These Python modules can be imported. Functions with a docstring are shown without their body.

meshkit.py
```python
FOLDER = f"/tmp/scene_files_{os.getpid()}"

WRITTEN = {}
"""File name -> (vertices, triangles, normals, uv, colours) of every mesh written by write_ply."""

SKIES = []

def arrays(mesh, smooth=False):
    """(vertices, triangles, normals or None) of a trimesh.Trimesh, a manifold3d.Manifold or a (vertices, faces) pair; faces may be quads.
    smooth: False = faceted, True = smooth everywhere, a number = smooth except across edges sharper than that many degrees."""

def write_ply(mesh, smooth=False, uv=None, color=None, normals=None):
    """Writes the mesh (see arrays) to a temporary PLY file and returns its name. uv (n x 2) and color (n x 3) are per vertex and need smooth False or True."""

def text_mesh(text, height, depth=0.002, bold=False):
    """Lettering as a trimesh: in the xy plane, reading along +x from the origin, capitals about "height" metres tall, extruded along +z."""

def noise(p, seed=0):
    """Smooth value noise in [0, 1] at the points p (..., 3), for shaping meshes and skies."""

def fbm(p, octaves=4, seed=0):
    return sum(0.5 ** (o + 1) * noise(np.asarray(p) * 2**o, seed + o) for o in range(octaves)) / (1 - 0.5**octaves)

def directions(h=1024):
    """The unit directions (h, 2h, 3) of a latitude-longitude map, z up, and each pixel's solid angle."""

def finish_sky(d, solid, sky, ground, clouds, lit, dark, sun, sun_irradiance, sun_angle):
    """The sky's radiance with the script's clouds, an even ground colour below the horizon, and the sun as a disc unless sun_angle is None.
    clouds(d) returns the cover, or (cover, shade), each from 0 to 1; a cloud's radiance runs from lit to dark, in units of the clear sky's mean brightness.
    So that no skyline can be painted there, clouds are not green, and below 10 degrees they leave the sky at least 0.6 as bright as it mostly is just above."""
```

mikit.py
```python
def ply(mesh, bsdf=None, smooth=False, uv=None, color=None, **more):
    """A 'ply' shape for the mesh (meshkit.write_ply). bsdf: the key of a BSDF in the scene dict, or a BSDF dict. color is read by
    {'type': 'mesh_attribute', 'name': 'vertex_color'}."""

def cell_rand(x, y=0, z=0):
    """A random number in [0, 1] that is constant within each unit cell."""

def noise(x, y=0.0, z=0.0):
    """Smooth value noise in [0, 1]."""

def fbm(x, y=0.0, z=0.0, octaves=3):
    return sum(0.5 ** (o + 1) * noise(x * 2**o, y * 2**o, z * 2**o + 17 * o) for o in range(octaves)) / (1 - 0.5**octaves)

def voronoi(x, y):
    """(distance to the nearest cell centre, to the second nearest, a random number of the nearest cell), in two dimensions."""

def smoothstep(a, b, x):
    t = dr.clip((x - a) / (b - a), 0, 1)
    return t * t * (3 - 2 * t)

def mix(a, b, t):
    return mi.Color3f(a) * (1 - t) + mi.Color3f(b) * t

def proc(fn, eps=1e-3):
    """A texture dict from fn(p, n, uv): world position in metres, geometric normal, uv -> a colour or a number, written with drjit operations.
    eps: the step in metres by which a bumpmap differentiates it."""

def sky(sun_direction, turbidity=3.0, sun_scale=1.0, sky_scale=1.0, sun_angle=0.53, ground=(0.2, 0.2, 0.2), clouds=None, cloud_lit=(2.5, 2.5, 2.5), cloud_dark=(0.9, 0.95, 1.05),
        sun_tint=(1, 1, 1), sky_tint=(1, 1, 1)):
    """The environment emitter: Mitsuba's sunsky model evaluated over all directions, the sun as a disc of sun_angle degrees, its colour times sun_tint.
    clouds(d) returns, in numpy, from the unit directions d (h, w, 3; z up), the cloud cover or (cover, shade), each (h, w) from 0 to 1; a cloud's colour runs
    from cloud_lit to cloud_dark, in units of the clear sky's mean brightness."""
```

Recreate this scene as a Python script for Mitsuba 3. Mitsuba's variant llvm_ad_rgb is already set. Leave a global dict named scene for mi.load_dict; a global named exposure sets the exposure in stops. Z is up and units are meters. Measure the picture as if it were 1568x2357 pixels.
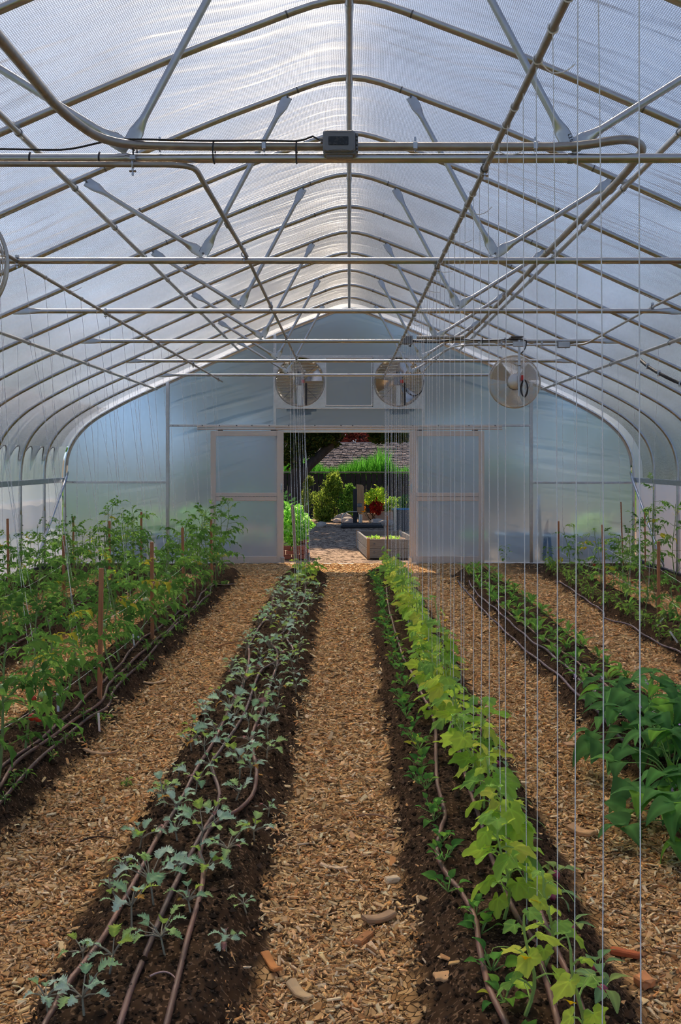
import math, random
import numpy as np
import drjit as dr
import mitsuba as mi
import trimesh, mikit, meshkit
from mikit import proc, noise, fbm, voronoi, cell_rand, smoothstep, mix

T = mi.ScalarTransform4f
rng = np.random.default_rng(7)
random.seed(7)
PI = math.pi
scene, labels = {}, {}

# ---------------------------------------------------------------- camera, sky, exposure
F, CX, CY, EYE = 2600.0, 804.0, 1057.0, 1.67          # focal length in pixels, vanishing point, eye height
exposure = 2.27
PPS = -1
SUN_AZ, SUN_EL = math.radians(-13), math.radians(52)   # azimuth from +y, to the left
SUN = [math.sin(SUN_AZ) * math.cos(SUN_EL), math.cos(SUN_AZ) * math.cos(SUN_EL), math.sin(SUN_EL)]
scene['camera'] = {'type': 'perspective', 'fov': 2 * math.degrees(math.atan(784 / F)), 'fov_axis': 'x', 'near_clip': 0.05, 'far_clip': 500.0,
                   'principal_point_offset_x': (CX - 784) / 1568 * PPS, 'principal_point_offset_y': (CY - 1178.5) / 2357 * PPS,
                   'to_world': T().look_at(origin=[0, 0, EYE], target=[0, 10, EYE], up=[0, 0, 1])}


def sky_clouds(d):
    q = d / np.maximum(d[..., 2:3] + 0.25, 0.2)
    n = meshkit.fbm(q * np.array([1.6, 1.6, 0.0]) + 3.7, 5, 3)
    return np.clip((n - 0.50) * 4.0, 0, 1) * 0.4


scene['sky'] = mikit.sky(SUN, turbidity=2.6, sun_scale=1.0, sky_scale=1.0, sun_angle=0.6, ground=(0.16, 0.14, 0.11), clouds=sky_clouds,
                         cloud_lit=(1.9, 1.9, 1.95), cloud_dark=(1.0, 1.02, 1.08), sky_tint=(0.93, 1.0, 1.10))


# ---------------------------------------------------------------- helpers
def P(x, y, d):
    """the point at distance d (metres along +y) seen at that place of the photograph"""
    return np.array([(x - CX) * d / F, d, EYE + (CY - y) * d / F])


def numbered(name):
    n = USED[name] = USED.get(name, -1) + 1
    return '%s_%03d' % (name, n) if n else name


USED = {}


def tag(key, label, cat=None, group=None, kind=None):
    d = {}
    if label: d['label'] = label
    if cat: d['category'] = cat
    if group: d['group'] = group
    if kind: d['kind'] = kind
    labels[key] = d
    return key


def thing(name, label, cat, group=None):
    return tag(numbered(name), label, cat, group)


def put(name, mesh, m, parent=None, smooth=False, color=None, to=None, label=None, kind=None):
    """one entry of the scene; mesh is (vertices, faces[, colours]) or a ready ply dict"""
    key = numbered(parent + '__' + name if parent else name)
    if isinstance(mesh, dict):
        d = dict(mesh)
    else:
        if len(mesh) == 3 and color is None:
            color = mesh[2]
        if color is not None:
            d = cply(mesh, m, bool(smooth), color)
        else:
            d = mikit.ply((mesh[0], mesh[1]), m, smooth=smooth)
    if to is not None:
        d['to_world'] = to
    scene[key] = d
    if label or kind:
        tag(key, label, None, None, kind)
    return key


def struct(name, mesh, m, parent=None, **k):
    key = put(name, mesh, m, parent, **k)
    if parent is None:
        labels[key] = {'kind': 'structure'}
    return key


ORD = ['first', 'second', 'third', 'fourth', 'fifth', 'sixth', 'seventh', 'eighth', 'ninth', 'tenth', 'eleventh', 'twelfth']


def nth(i):
    return ORD[i] if i < 12 else '%d%s' % (i + 1, 'th' if 10 < (i + 1) % 100 < 14 else {1: 'st', 2: 'nd', 3: 'rd'}.get((i + 1) % 10, 'th'))


def rank(i, n, near='front', far='back'):
    """which one of a row of n, counted from the camera or from the far end"""
    if i == 0: return 'nearest'
    if i == n - 1: return 'farthest'
    return nth(i) + ' from ' + near if i <= n // 2 else nth(n - 1 - i) + ' from ' + far


def cat(parts):
    """joins meshes (v, f[, c])"""
    v, f, c, n = [], [], [], 0
    for p in parts:
        v.append(p[0]); f.append(np.asarray(p[1]) + n); n += len(p[0])
        if len(p) > 2: c.append(np.broadcast_to(p[2], (len(p[0]), 3)))
    return (np.vstack(v), np.vstack(f)) + ((np.vstack(c),) if c else ())


def tube(pts, r, n=8, caps=True, closed=False):
    p = np.asarray(pts, float)
    m = len(p)
    r = np.broadcast_to(np.asarray(r, float), (m,))
    t = np.roll(p, -1, 0) - np.roll(p, 1, 0) if closed else np.gradient(p, axis=0)
    t = t / (np.linalg.norm(t, axis=1, keepdims=True) + 1e-12)
    a = np.cross(t[0], [0, 0, 1.0] if abs(t[0][2]) < 0.9 else [1.0, 0, 0]); a /= np.linalg.norm(a)
    A = np.empty_like(p)
    for i in range(m):
        a = a - t[i] * (a @ t[i]); a /= np.linalg.norm(a) + 1e-12
        A[i] = a
    B = np.cross(t, A)
    ang = np.arange(n) * 2 * PI / n
    v = (p[:, None] + r[:, None, None] * (np.cos(ang)[None, :, None] * A[:, None] + np.sin(ang)[None, :, None] * B[:, None])).reshape(-1, 3)
    k = m if closed else m - 1
    i, j = np.meshgrid(np.arange(k), np.arange(n), indexing='ij')
    i2 = (i + 1) % m
    q = np.stack([i * n + j, i * n + (j + 1) % n, i2 * n + (j + 1) % n, i2 * n + j], -1).reshape(-1, 4)
    f = np.vstack([q[:, [0, 1, 2]], q[:, [0, 2, 3]]])
    if caps and not closed:
        f = np.vstack([f, [[0, j + 1, j] for j in range(1, n - 1)], [[(m - 1) * n, (m - 1) * n + j, (m - 1) * n + j + 1] for j in range(1, n - 1)]])
    return v, f


def rod(a, b, r, n=8):
    return tube([a, b], r, n)


_cb = np.array([[sx, sy, sz] for sx in (-1, 1) for sy in (-1, 1) for sz in (-1, 1)], float)


def box(c, s, R=None, b=0.0):
    """box of full size s at c, rotated by R, its edges chamfered by b"""
    h = np.asarray(s, float) / 2
    if b <= 0:
        v = _cb * h
        f = np.array([[0, 1, 3], [0, 3, 2], [4, 6, 7], [4, 7, 5], [0, 4, 5], [0, 5, 1], [2, 3, 7], [2, 7, 6], [0, 2, 6], [0, 6, 4], [1, 5, 7], [1, 7, 3]])
    else:
        b = min(b, h.min() * 0.9)
        v = np.vstack([_cb * (h - b * np.array(k)) for k in ((0, 1, 1), (1, 0, 1), (1, 1, 0))])
        f = CHAMFER
    if R is not None: v = v @ np.asarray(R).T
    return v + np.asarray(c, float), f


def _chamfer():
    v = np.vstack([_cb * (1 - 0.2 * np.array(k)) for k in ((0, 1, 1), (1, 0, 1), (1, 1, 0))])
    hull = trimesh.convex.convex_hull(v)
    idx = np.array([int(np.argmin(np.abs(v - p).sum(1))) for p in hull.vertices])
    return idx[hull.faces]


CHAMFER = _chamfer()


def rotz(a): return np.array([[math.cos(a), -math.sin(a), 0], [math.sin(a), math.cos(a), 0], [0, 0, 1.0]])
def rotx(a): return np.array([[1.0, 0, 0], [0, math.cos(a), -math.sin(a)], [0, math.sin(a), math.cos(a)]])
def roty(a): return np.array([[math.cos(a), 0, math.sin(a)], [0, 1.0, 0], [-math.sin(a), 0, math.cos(a)]])


def to(loc, R=None, s=1.0):
    m = np.eye(4)
    m[:3, :3] = (np.eye(3) if R is None else R) * s
    m[:3, 3] = loc
    return T(m)


def beam(a, b, w, h, up=(0, 0, 1.0), bev=0.003):
    """rectangular bar from a to b: w across, h along up"""
    a, b = np.asarray(a, float), np.asarray(b, float)
    d = b - a; l = np.linalg.norm(d); d /= l
    x = np.cross(d, up); x /= np.linalg.norm(x); z = np.cross(x, d)
    return box((a + b) / 2, (w, l, h), np.stack([x, d, z], 1), bev)


def lathe(prof, n=24, axis=None, at=(0, 0, 0)):
    """profile [(r, z)] turned about z, then z turned to axis"""
    prof = np.asarray(prof, float)
    a = np.arange(n) * 2 * PI / n
    v = np.stack([prof[:, None, 0] * np.cos(a), prof[:, None, 0] * np.sin(a), np.broadcast_to(prof[:, None, 1], (len(prof), n))], -1).reshape(-1, 3)
    i, j = np.meshgrid(np.arange(len(prof) - 1), np.arange(n), indexing='ij')
    q = np.stack([i * n + j, i * n + (j + 1) % n, (i + 1) * n + (j + 1) % n, (i + 1) * n + j], -1).reshape(-1, 4)
    f = np.vstack([q[:, [0, 1, 2]], q[:, [0, 2, 3]]])
    if axis is not None:
        z = np.asarray(axis, float); z /= np.linalg.norm(z)
        x = np.cross([0, 0, 1.0] if abs(z[2]) < 0.9 else [0, 1.0, 0], z); x /= np.linalg.norm(x)
        v = v @ np.stack([x, np.cross(z, x), z], 1).T
    return v + np.asarray(at, float), f


def torus(c, R, r, axis, n=48, k=6):
    z = np.asarray(axis, float)
    x = np.cross([0, 0, 1.0] if abs(z[2]) < 0.9 else [0, 1.0, 0], z); x /= np.linalg.norm(x); y = np.cross(z, x)
    a = np.arange(n) * 2 * PI / n
    return tube(np.asarray(c) + R * (np.cos(a)[:, None] * x + np.sin(a)[:, None] * y), r, k, closed=True)


def curve(pts, n=40):
    """smooth curve through points (Catmull-Rom by chord length)"""
    from scipy.interpolate import PchipInterpolator, CubicSpline
    p = np.asarray(pts, float)
    s = np.r_[0, np.cumsum(np.linalg.norm(np.diff(p, axis=0), axis=1))]
    return np.stack([PchipInterpolator(s, p[:, k])(np.linspace(0, s[-1], n)) for k in range(p.shape[1])], 1)


def bent(pts, r=0.15, n=7):
    """polyline with rounded corners"""
    p = [np.asarray(q, float) for q in pts]
    out = [p[0]]
    for a, b, c in zip(p, p[1:], p[2:]):
        u, w = a - b, c - b
        k = min(r, 0.45 * np.linalg.norm(u), 0.45 * np.linalg.norm(w))
        s, e = b + u / np.linalg.norm(u) * k, b + w / np.linalg.norm(w) * k
        for t in np.linspace(0, 1, n):
            out.append((1 - t) ** 2 * s + 2 * t * (1 - t) * b + t * t * e)
    out.append(p[-1])
    return np.array(out)


# ---------------------------------------------------------------- materials
def rgb(*c): return {'type': 'rgb', 'value': list(c)}
def two(d): return {'type': 'twosided', 'b': d}
def pri(col, rough=0.6, metal=0.0, **k):
    return two({'type': 'principled', 'base_color': rgb(*col) if isinstance(col, tuple) else col, 'roughness': rough, 'metallic': metal, **k})


PALETTE = []


def palette(p, n, uv):
    """a mesh's own colours: u picks the hue from the list, v is the brightness"""
    i = mi.UInt32(dr.clip(uv.x * 256, 0, 255))
    t = np.zeros((256, 3)); t[:len(PALETTE)] = PALETTE
    return mi.Color3f(*[dr.gather(mi.Float, mi.Float(np.ascontiguousarray(t[:, k], dtype=np.float32)), i) for k in range(3)]) * uv.y


def cply(mesh, m, smooth=False, color=None):
    """a ply whose vertex colours are kept as one hue per connected piece and a brightness per vertex"""
    from scipy.sparse import coo_matrix
    from scipy.sparse.csgraph import connected_components
    v, f = np.asarray(mesh[0]), np.asarray(mesh[1])
    c = np.broadcast_to(np.asarray(mesh[2] if color is None else color, float), (len(v), 3))
    e = np.vstack([f[:, :2], f[:, 1:]])
    n, lab = connected_components(coo_matrix((np.ones(len(e)), (e[:, 0], e[:, 1])), (len(v), len(v))), directed=False)
    hue = np.stack([np.bincount(lab, c[:, k], n) for k in range(3)], 1)
    hue = hue / np.maximum(hue.sum(1, keepdims=True), 1e-9) * 3
    q = np.round(hue * 14).astype(int)
    keys, inv = np.unique(q, axis=0, return_inverse=True)
    idx = np.zeros(len(keys), int)
    for k in range(len(keys)):
        h = hue[inv.ravel() == k].mean(0)
        d = np.abs(np.array(PALETTE) - h).sum(1) if PALETTE else np.array([9.0])
        if d.min() > 0.05 and len(PALETTE) < 256:
            PALETTE.append(h); idx[k] = len(PALETTE) - 1
        else: idx[k] = int(np.argmin(d))
    uv = np.stack([(idx[inv.ravel()][lab] + 0.5) / 256, c.mean(1)], 1)
    return mikit.ply((v, f), m, smooth=smooth, uv=uv)


VC = proc(palette)
M = {
    'galvanized': pri(proc(lambda p, n, uv: mix((0.46, 0.47, 0.485), (0.62, 0.635, 0.65), fbm(p.x * 25, p.y * 25, p.z * 25))), 0.27, 1.0),
    'dull_pipe': pri(proc(lambda p, n, uv: mix((0.30, 0.27, 0.235), (0.46, 0.44, 0.41), fbm(p.x * 30, p.y * 30, p.z * 30))), 0.4, 0.85),
    'aluminium': pri((0.70, 0.69, 0.68), 0.42, 0.8),
    'door_frame': pri((0.66, 0.585, 0.52), 0.5, 0.35),
    'steel_dark': pri((0.16, 0.16, 0.165), 0.4, 0.7),
    'wire': pri((0.62, 0.58, 0.52), 0.35, 0.8),
    'string': two({'type': 'diffuse', 'reflectance': rgb(0.93, 0.93, 0.93)}),
    'black': pri((0.02, 0.02, 0.022), 0.45),
    'grey_plastic': pri((0.20, 0.205, 0.22), 0.45),
    'screen': pri(proc(lambda p, n, uv: mix((0.015, 0.017, 0.02), (0.06, 0.055, 0.05), smoothstep(0.5, 0.75, fbm(p.x * 160, p.z * 160, 1)))), 0.2),
    'red_plastic': pri((0.5, 0.03, 0.02), 0.4),
    'white_paint': pri((0.78, 0.78, 0.77), 0.45),
    'hose': pri(VC, 0.55),
    'stake': pri(proc(lambda p, n, uv: mix((0.30, 0.115, 0.05), (0.50, 0.22, 0.10), fbm(p.x * 90, p.y * 90, p.z * 7))), 0.7),
    'vc': two({'type': 'diffuse', 'reflectance': VC}),
    'chip': two({'type': 'diffuse', 'reflectance': VC}),
    'leaf': {'type': 'principledthin', 'base_color': VC, 'roughness': 0.58, 'diff_trans': 1.05, 'eta': 1.4},
    'stem': two({'type': 'diffuse', 'reflectance': VC}),
    'fruit': pri(VC, 0.25),
    'petal': {'type': 'principledthin', 'base_color': rgb(0.92, 0.68, 0.03), 'roughness': 0.6, 'diff_trans': 0.7, 'eta': 1.3},
}

# ---------------------------------------------------------------- ground inside
BEDS = [-4.15, -2.98, -1.80, -0.63, 0.54, 1.76, 3.00, 4.18]
BW = {0.54: 1.14, -0.63: 1.12}                          # these two beds are a little wider
END = 18.14                                            # the far end wall
HOOPS = [5.949 + 1.219 * k for k in range(-1, 10)] + [END]


def sstep(a, b, x):
    t = np.clip((x - a) / (b - a), 0, 1)
    return t * t * (3 - 2 * t)


def height(x, y, rough=True):
    x, y = np.broadcast_arrays(np.asarray(x, float), np.asarray(y, float))
    wob = 0.05 * (meshkit.noise(np.stack([x * 0 + 1.7, y * 1.1, np.round(x / 1.2) * 3.1], -1)) - 0.5)
    d = np.min([np.abs(x + wob - c) / BW.get(c, 1.0) for c in BEDS], 0)
    h = (1 - sstep(0.14, 0.335, d)) * (1 - sstep(15.9, 16.45, y)) * 0.135
    if rough:
        q = np.stack([x, y, x * 0], -1)
        bed = h / 0.135
        h = h + (meshkit.fbm(q * 9, 4, 5) - 0.5) * (0.028 + 0.03 * bed) + (meshkit.noise(q * 45, 9) - 0.5) * 0.008
    return h


def ground(px, py, lift=0.0):
    """where the ray through that place of the photograph meets the ground (or the level lift above it)"""
    d = np.arange(2.2, 18.0, 0.01)
    q = np.array([(px - CX) * d / F, d, EYE + (CY - py) * d / F]).T
    i = np.argmax(q[:, 2] <= height(q[:, 0], d, False) + lift)
    return q[i]


def dr_pathness(p):
    d = mi.Float(9.0)
    for c in BEDS:
        d = dr.minimum(d, dr.abs(p.x + 0.16 * (fbm(p.x * 5, p.y * 5, 2.0) - 0.5) - c) / BW.get(c, 1.0))
    a = smoothstep(0.27, 0.34, d)
    far = smoothstep(16.1, 16.4, p.y + 0.5 * (fbm(p.x * 3, p.y * 3, 5.0) - 0.5))
    side = 1 - smoothstep(1.8, 2.6, dr.abs(p.x - 0.3))
    return dr.maximum(a * (1 - far), far * side)


def soil_colour(p, n, uv):
    soil = mix((0.020, 0.0125, 0.008), (0.062, 0.040, 0.027), fbm(p.x * 22, p.y * 22, p.z * 22, 4))
    soil = mix(soil, (0.15, 0.10, 0.065), smoothstep(0.70, 0.80, noise(p.x * 150, p.y * 110, 3)) * 0.8)
    d1, d2, r = voronoi(p.x * 42 + 3 * noise(p.x * 12, p.y * 12), p.y * 26)
    chip = mix((0.22, 0.12, 0.05), (0.62, 0.40, 0.19), r)
    chip = mix((0.05, 0.027, 0.014), chip, smoothstep(0.03, 0.2, d2 - d1))
    return mix(soil, chip, dr_pathness(p))


def soil_bump(p, n, uv):
    return 0.012 * fbm(p.x * 40, p.y * 40, p.z * 40, 4)


M['soil'] = two({'type': 'bumpmap', 'arbitrary': proc(soil_bump, 2e-3), 'scale': 1.0, 'bsdf': {'type': 'diffuse', 'reflectance': proc(soil_colour)}})


def grid(xs, ys, fz):
    X, Y = np.meshgrid(xs, ys)
    v = np.stack([X, Y, fz(X, Y)], -1).reshape(-1, 3)
    i, j = np.meshgrid(np.arange(len(ys) - 1), np.arange(len(xs) - 1), indexing='ij')
    w = len(xs)
    q = np.stack([i * w + j, i * w + j + 1, (i + 1) * w + j + 1, (i + 1) * w + j], -1).reshape(-1, 4)
    return v, np.vstack([q[:, [0, 1, 2]], q[:, [0, 2, 3]]])


struct('floor', grid(np.arange(-4.62, 4.63, 0.03), np.r_[np.arange(-3, 2.4, 0.15), np.arange(2.4, 8, 0.03), np.arange(8, END + 0.06, 0.05)], height), 'soil', smooth=True)

# ---------------------------------------------------------------- the arch
ARCH = np.array([(4.57, -0.02), (4.57, 0.7), (4.57, 1.40), (4.54, 1.70), (4.46, 1.92), (4.325, 2.11), (4.12, 2.295), (3.87, 2.45), (3.475, 2.655), (2.94, 2.895), (2.19, 3.23),
                 (1.69, 3.455), (1.24, 3.65), (0.80, 3.835), (0.42, 3.98), (0.20, 4.06), (0, 4.095)])
_full = np.vstack([ARCH * [-1, 1], (ARCH[:-1])[::-1]])
from scipy.interpolate import CubicSpline
_s = np.r_[0, np.cumsum(np.linalg.norm(np.diff(_full, axis=0), axis=1))]
_cs = [CubicSpline(_s, _full[:, k]) for k in (0, 1)]
SL = np.linspace(0, _s[-1], 141)
PROF = np.stack([_cs[0](SL), _cs[1](SL)], 1)            # x, z of the hoops' centre line, left foot to right foot
PROF[:, 0] = np.clip(PROF[:, 0], -4.57, 4.57)
_t = np.gradient(PROF, axis=0); _t /= np.linalg.norm(_t, axis=1, keepdims=True)
NORM = np.stack([-_t[:, 1], _t[:, 0]], 1)               # outward


def arch_z(x):
    k = np.argsort(PROF[:, 0])
    return np.interp(x, PROF[k, 0], PROF[k, 1])


# films: thin sheets that scatter light forward (sheeting), the roof under a knitted shade cloth
def knit(p, n, uv):
    """the knitted cloth: fine dark threads over a pale sheet, clearer where the cloth is slack"""
    s = dr.abs(p.x) * 0.9 - p.z * 0.55
    yarn = dr.maximum(smoothstep(0.70, 0.95, dr.abs(dr.sin(s * PI / 0.0105))), 0.75 * smoothstep(0.8, 0.98, dr.abs(dr.sin(p.y * PI / 0.0155))))
    tone = 0.71 + 0.24 * (fbm(s * 1.6, p.y * 1.4, 2.0, 4) - 0.5) + 0.06 * noise(s * 90, p.y * 60)
    return mi.Color3f(0.975, 0.985, 1.0) * dr.clip(tone + 0.04 - 0.42 * yarn, 0, 1)


def crease(p, n, uv):
    """creases that run across the roof between the hoops"""
    w = p.y + 0.16 * dr.abs(p.x) + 0.5 * fbm(p.x * 0.9, p.y * 0.7, 4.0)
    return 0.022 * fbm(w * 9, p.x * 0.9, 1.0, 3) + 0.008 * noise(w * 26, p.x * 2.0, 3.0)


def film(spec, rough, col, bump=None, dt=1.5):
    d = {'type': 'principledthin', 'base_color': rgb(*col) if isinstance(col, tuple) else col, 'roughness': rough, 'spec_trans': spec, 'diff_trans': dt, 'eta': 1.33}
    return {'type': 'bumpmap', 'arbitrary': proc(bump, 4e-3), 'scale': 1.0, 'bsdf': d} if bump else d


M['shade_cloth'] = film(0.86, 0.52, proc(knit), crease, 1.6)
M['clear_film'] = film(0.75, 0.60, (0.80, 0.81, 0.83), crease, 1.4)
M['end_film'] = film(0.72, 0.25, (0.43, 0.53, 0.655), None, 0.6)
M['door_film'] = film(0.78, 0.24, (0.76, 0.81, 0.86), None, 0.6)
M['curtain'] = film(0.35, 0.7, (0.86, 0.85, 0.86), None, 1.6)


def sheet(i0, i1, off, ys, lower=None):
    """strip of the arch between profile points i0 and i1, lifted off the hoops; slack between hoops"""
    pts, nr = PROF[i0:i1 + 1], NORM[i0:i1 + 1]
    S, Y = np.meshgrid(np.arange(len(pts)), ys)
    u = ((Y - HOOPS[0]) / 1.219) % 1
    sag = off - 0.020 * np.sin(u * PI) ** 2 + 0.006 * (meshkit.fbm(np.stack([S * 0.12, Y * 3.0, S * 0], -1), 3, 2) - 0.5)
    v = np.stack([pts[S, 0] + nr[S, 0] * sag, Y, pts[S, 1] + nr[S, 1] * sag], -1).reshape(-1, 3)
    w = len(pts)
    i, j = np.meshgrid(np.arange(len(ys) - 1), np.arange(w - 1), indexing='ij')
    q = np.stack([i * w + j, i * w + j + 1, (i + 1) * w + j + 1, (i + 1) * w + j], -1).reshape(-1, 4)
    return v, np.vstack([q[:, [0, 1, 2]], q[:, [0, 2, 3]]])


YS = np.arange(-3.0, END + 0.05, 1.219 / 10)
HIP = 1.34
iL = int(np.argmax(PROF[:, 1] >= HIP)); iR = len(PROF) - 1 - iL
iC = int(np.argmax(PROF[:, 1] >= 1.86))
YC = np.arange(-3.0, 17.72, 1.219 / 10)
struct('ceiling', sheet(iC, iR, 0.027, YC), 'shade_cloth', smooth=True)
struct('edge_sheet', sheet(iC, iR, 0.029, np.linspace(YC[-1] - 0.02, END + 0.04, 5)), 'clear_film', 'ceiling', smooth=True)
labels['ceiling']['label'] = 'translucent arched roof sheeting under a knitted white shade cloth'
# scalloped lower hem of the shade cloth on the left, over the clear sheeting of the eave
struct('wall_left', sheet(iL, iC + 9, 0.034, YS), 'clear_film', smooth=True)
hem_v, hem_f, dark = [], [], []
ys = np.arange(HOOPS[0], 17.6, 1.219 / 24)
u = ((ys - HOOPS[0]) / 0.6095) % 1
top = PROF[iC]; nrm = NORM[iC]; tang = -_t[iC]
dep = 0.02 + 0.22 * np.abs(np.cos(u * PI)) ** 3
for k in range(5):
    w = dep * k / 4
    hem_v.append(np.stack([top[0] + nrm[0] * 0.02 + tang[0] * w, ys, top[1] + nrm[1] * 0.02 + tang[1] * w], -1))
n = len(ys)
for k in range(4):
    i = np.arange(n - 1)
    hem_f += [np.stack([k * n + i, k * n + i + 1, (k + 1) * n + i + 1], 1), np.stack([k * n + i, (k + 1) * n + i + 1, (k + 1) * n + i], 1)]
struct('scalloped_hem', (np.vstack(hem_v), np.vstack(hem_f)), 'shade_cloth', 'wall_left', smooth=True)
struct('hem_cord', tube(hem_v[-1], 0.009, 6), 'steel_dark', 'wall_left', smooth=True)
struct('wall_right', sheet(iR, len(PROF) - 1, 0.03, YS), 'curtain', smooth=True)
struct('roll_up_curtain', sheet(0, iL, 0.03, YS), 'curtain', 'wall_left', smooth=True)
struct('curtain_hem', sheet(max(iL - 7, 0), max(iL - 3, 1), 0.044, YS), 'curtain', 'wall_left', smooth=True)
for s, side in ((-1, 'left'), (1, 'right')):
    struct('hip_rail', beam((s * 4.545, -3, HIP), (s * 4.545, END, HIP), 0.025, 0.075), 'galvanized', 'wall_' + side)
    struct('baseboard_' + side, beam((s * 4.56, -3, 0.02), (s * 4.56, END, 0.02), 0.05, 0.16), 'black')

# ---------------------------------------------------------------- the frame
hoop_in_view = [y for y in HOOPS if y > 4.6]
for y in HOOPS:
    k = hoop_in_view.index(y) if y in hoop_in_view else -1
    lab = 'galvanized steel tube hoop across the roof, ' + (rank(k, len(hoop_in_view), far='end wall'))
    t = thing('roof_hoop', lab, 'hoop', 'roof hoops')
    i0 = int(np.argmax(PROF[:, 1] > 0.86)); arc = PROF[i0:len(PROF) - i0]
    put('arch_tube', tube(np.stack([arc[:, 0], arc[:, 0] * 0 + y, arc[:, 1]], 1), 0.021, 10), 'galvanized', t, True)
    for s in (-1, 1):
        gp = put('ground_post', tube([(s * 4.57, y, -0.1), (s * 4.57, y, 0.9)], 0.0255, 10), 'galvanized', t, 50)
        for z in (0.62, 0.75):
            put('bolt', lathe([(0, 0.012), (0.008, 0.012), (0.009, 0)], 6, (-s, 0, 0), (s * (4.57 - 0.025), y, z)), 'steel_dark', gp)
    for xx in (-1.55, -0.33, 0.33, 1.55):                # the joints where the tube is swaged
        z = arch_z(xx); sl = (arch_z(xx + 0.03) - arch_z(xx - 0.03)) / 0.06
        dvec = np.array([1, 0, sl]) / math.hypot(1, sl) * 0.0015
        put('joint_collar', tube([np.array([xx, y, z]) - 3 * dvec, np.array([xx, y, z]) + 3 * dvec], 0.0222, 10), 'steel_dark', t, 50)


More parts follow.
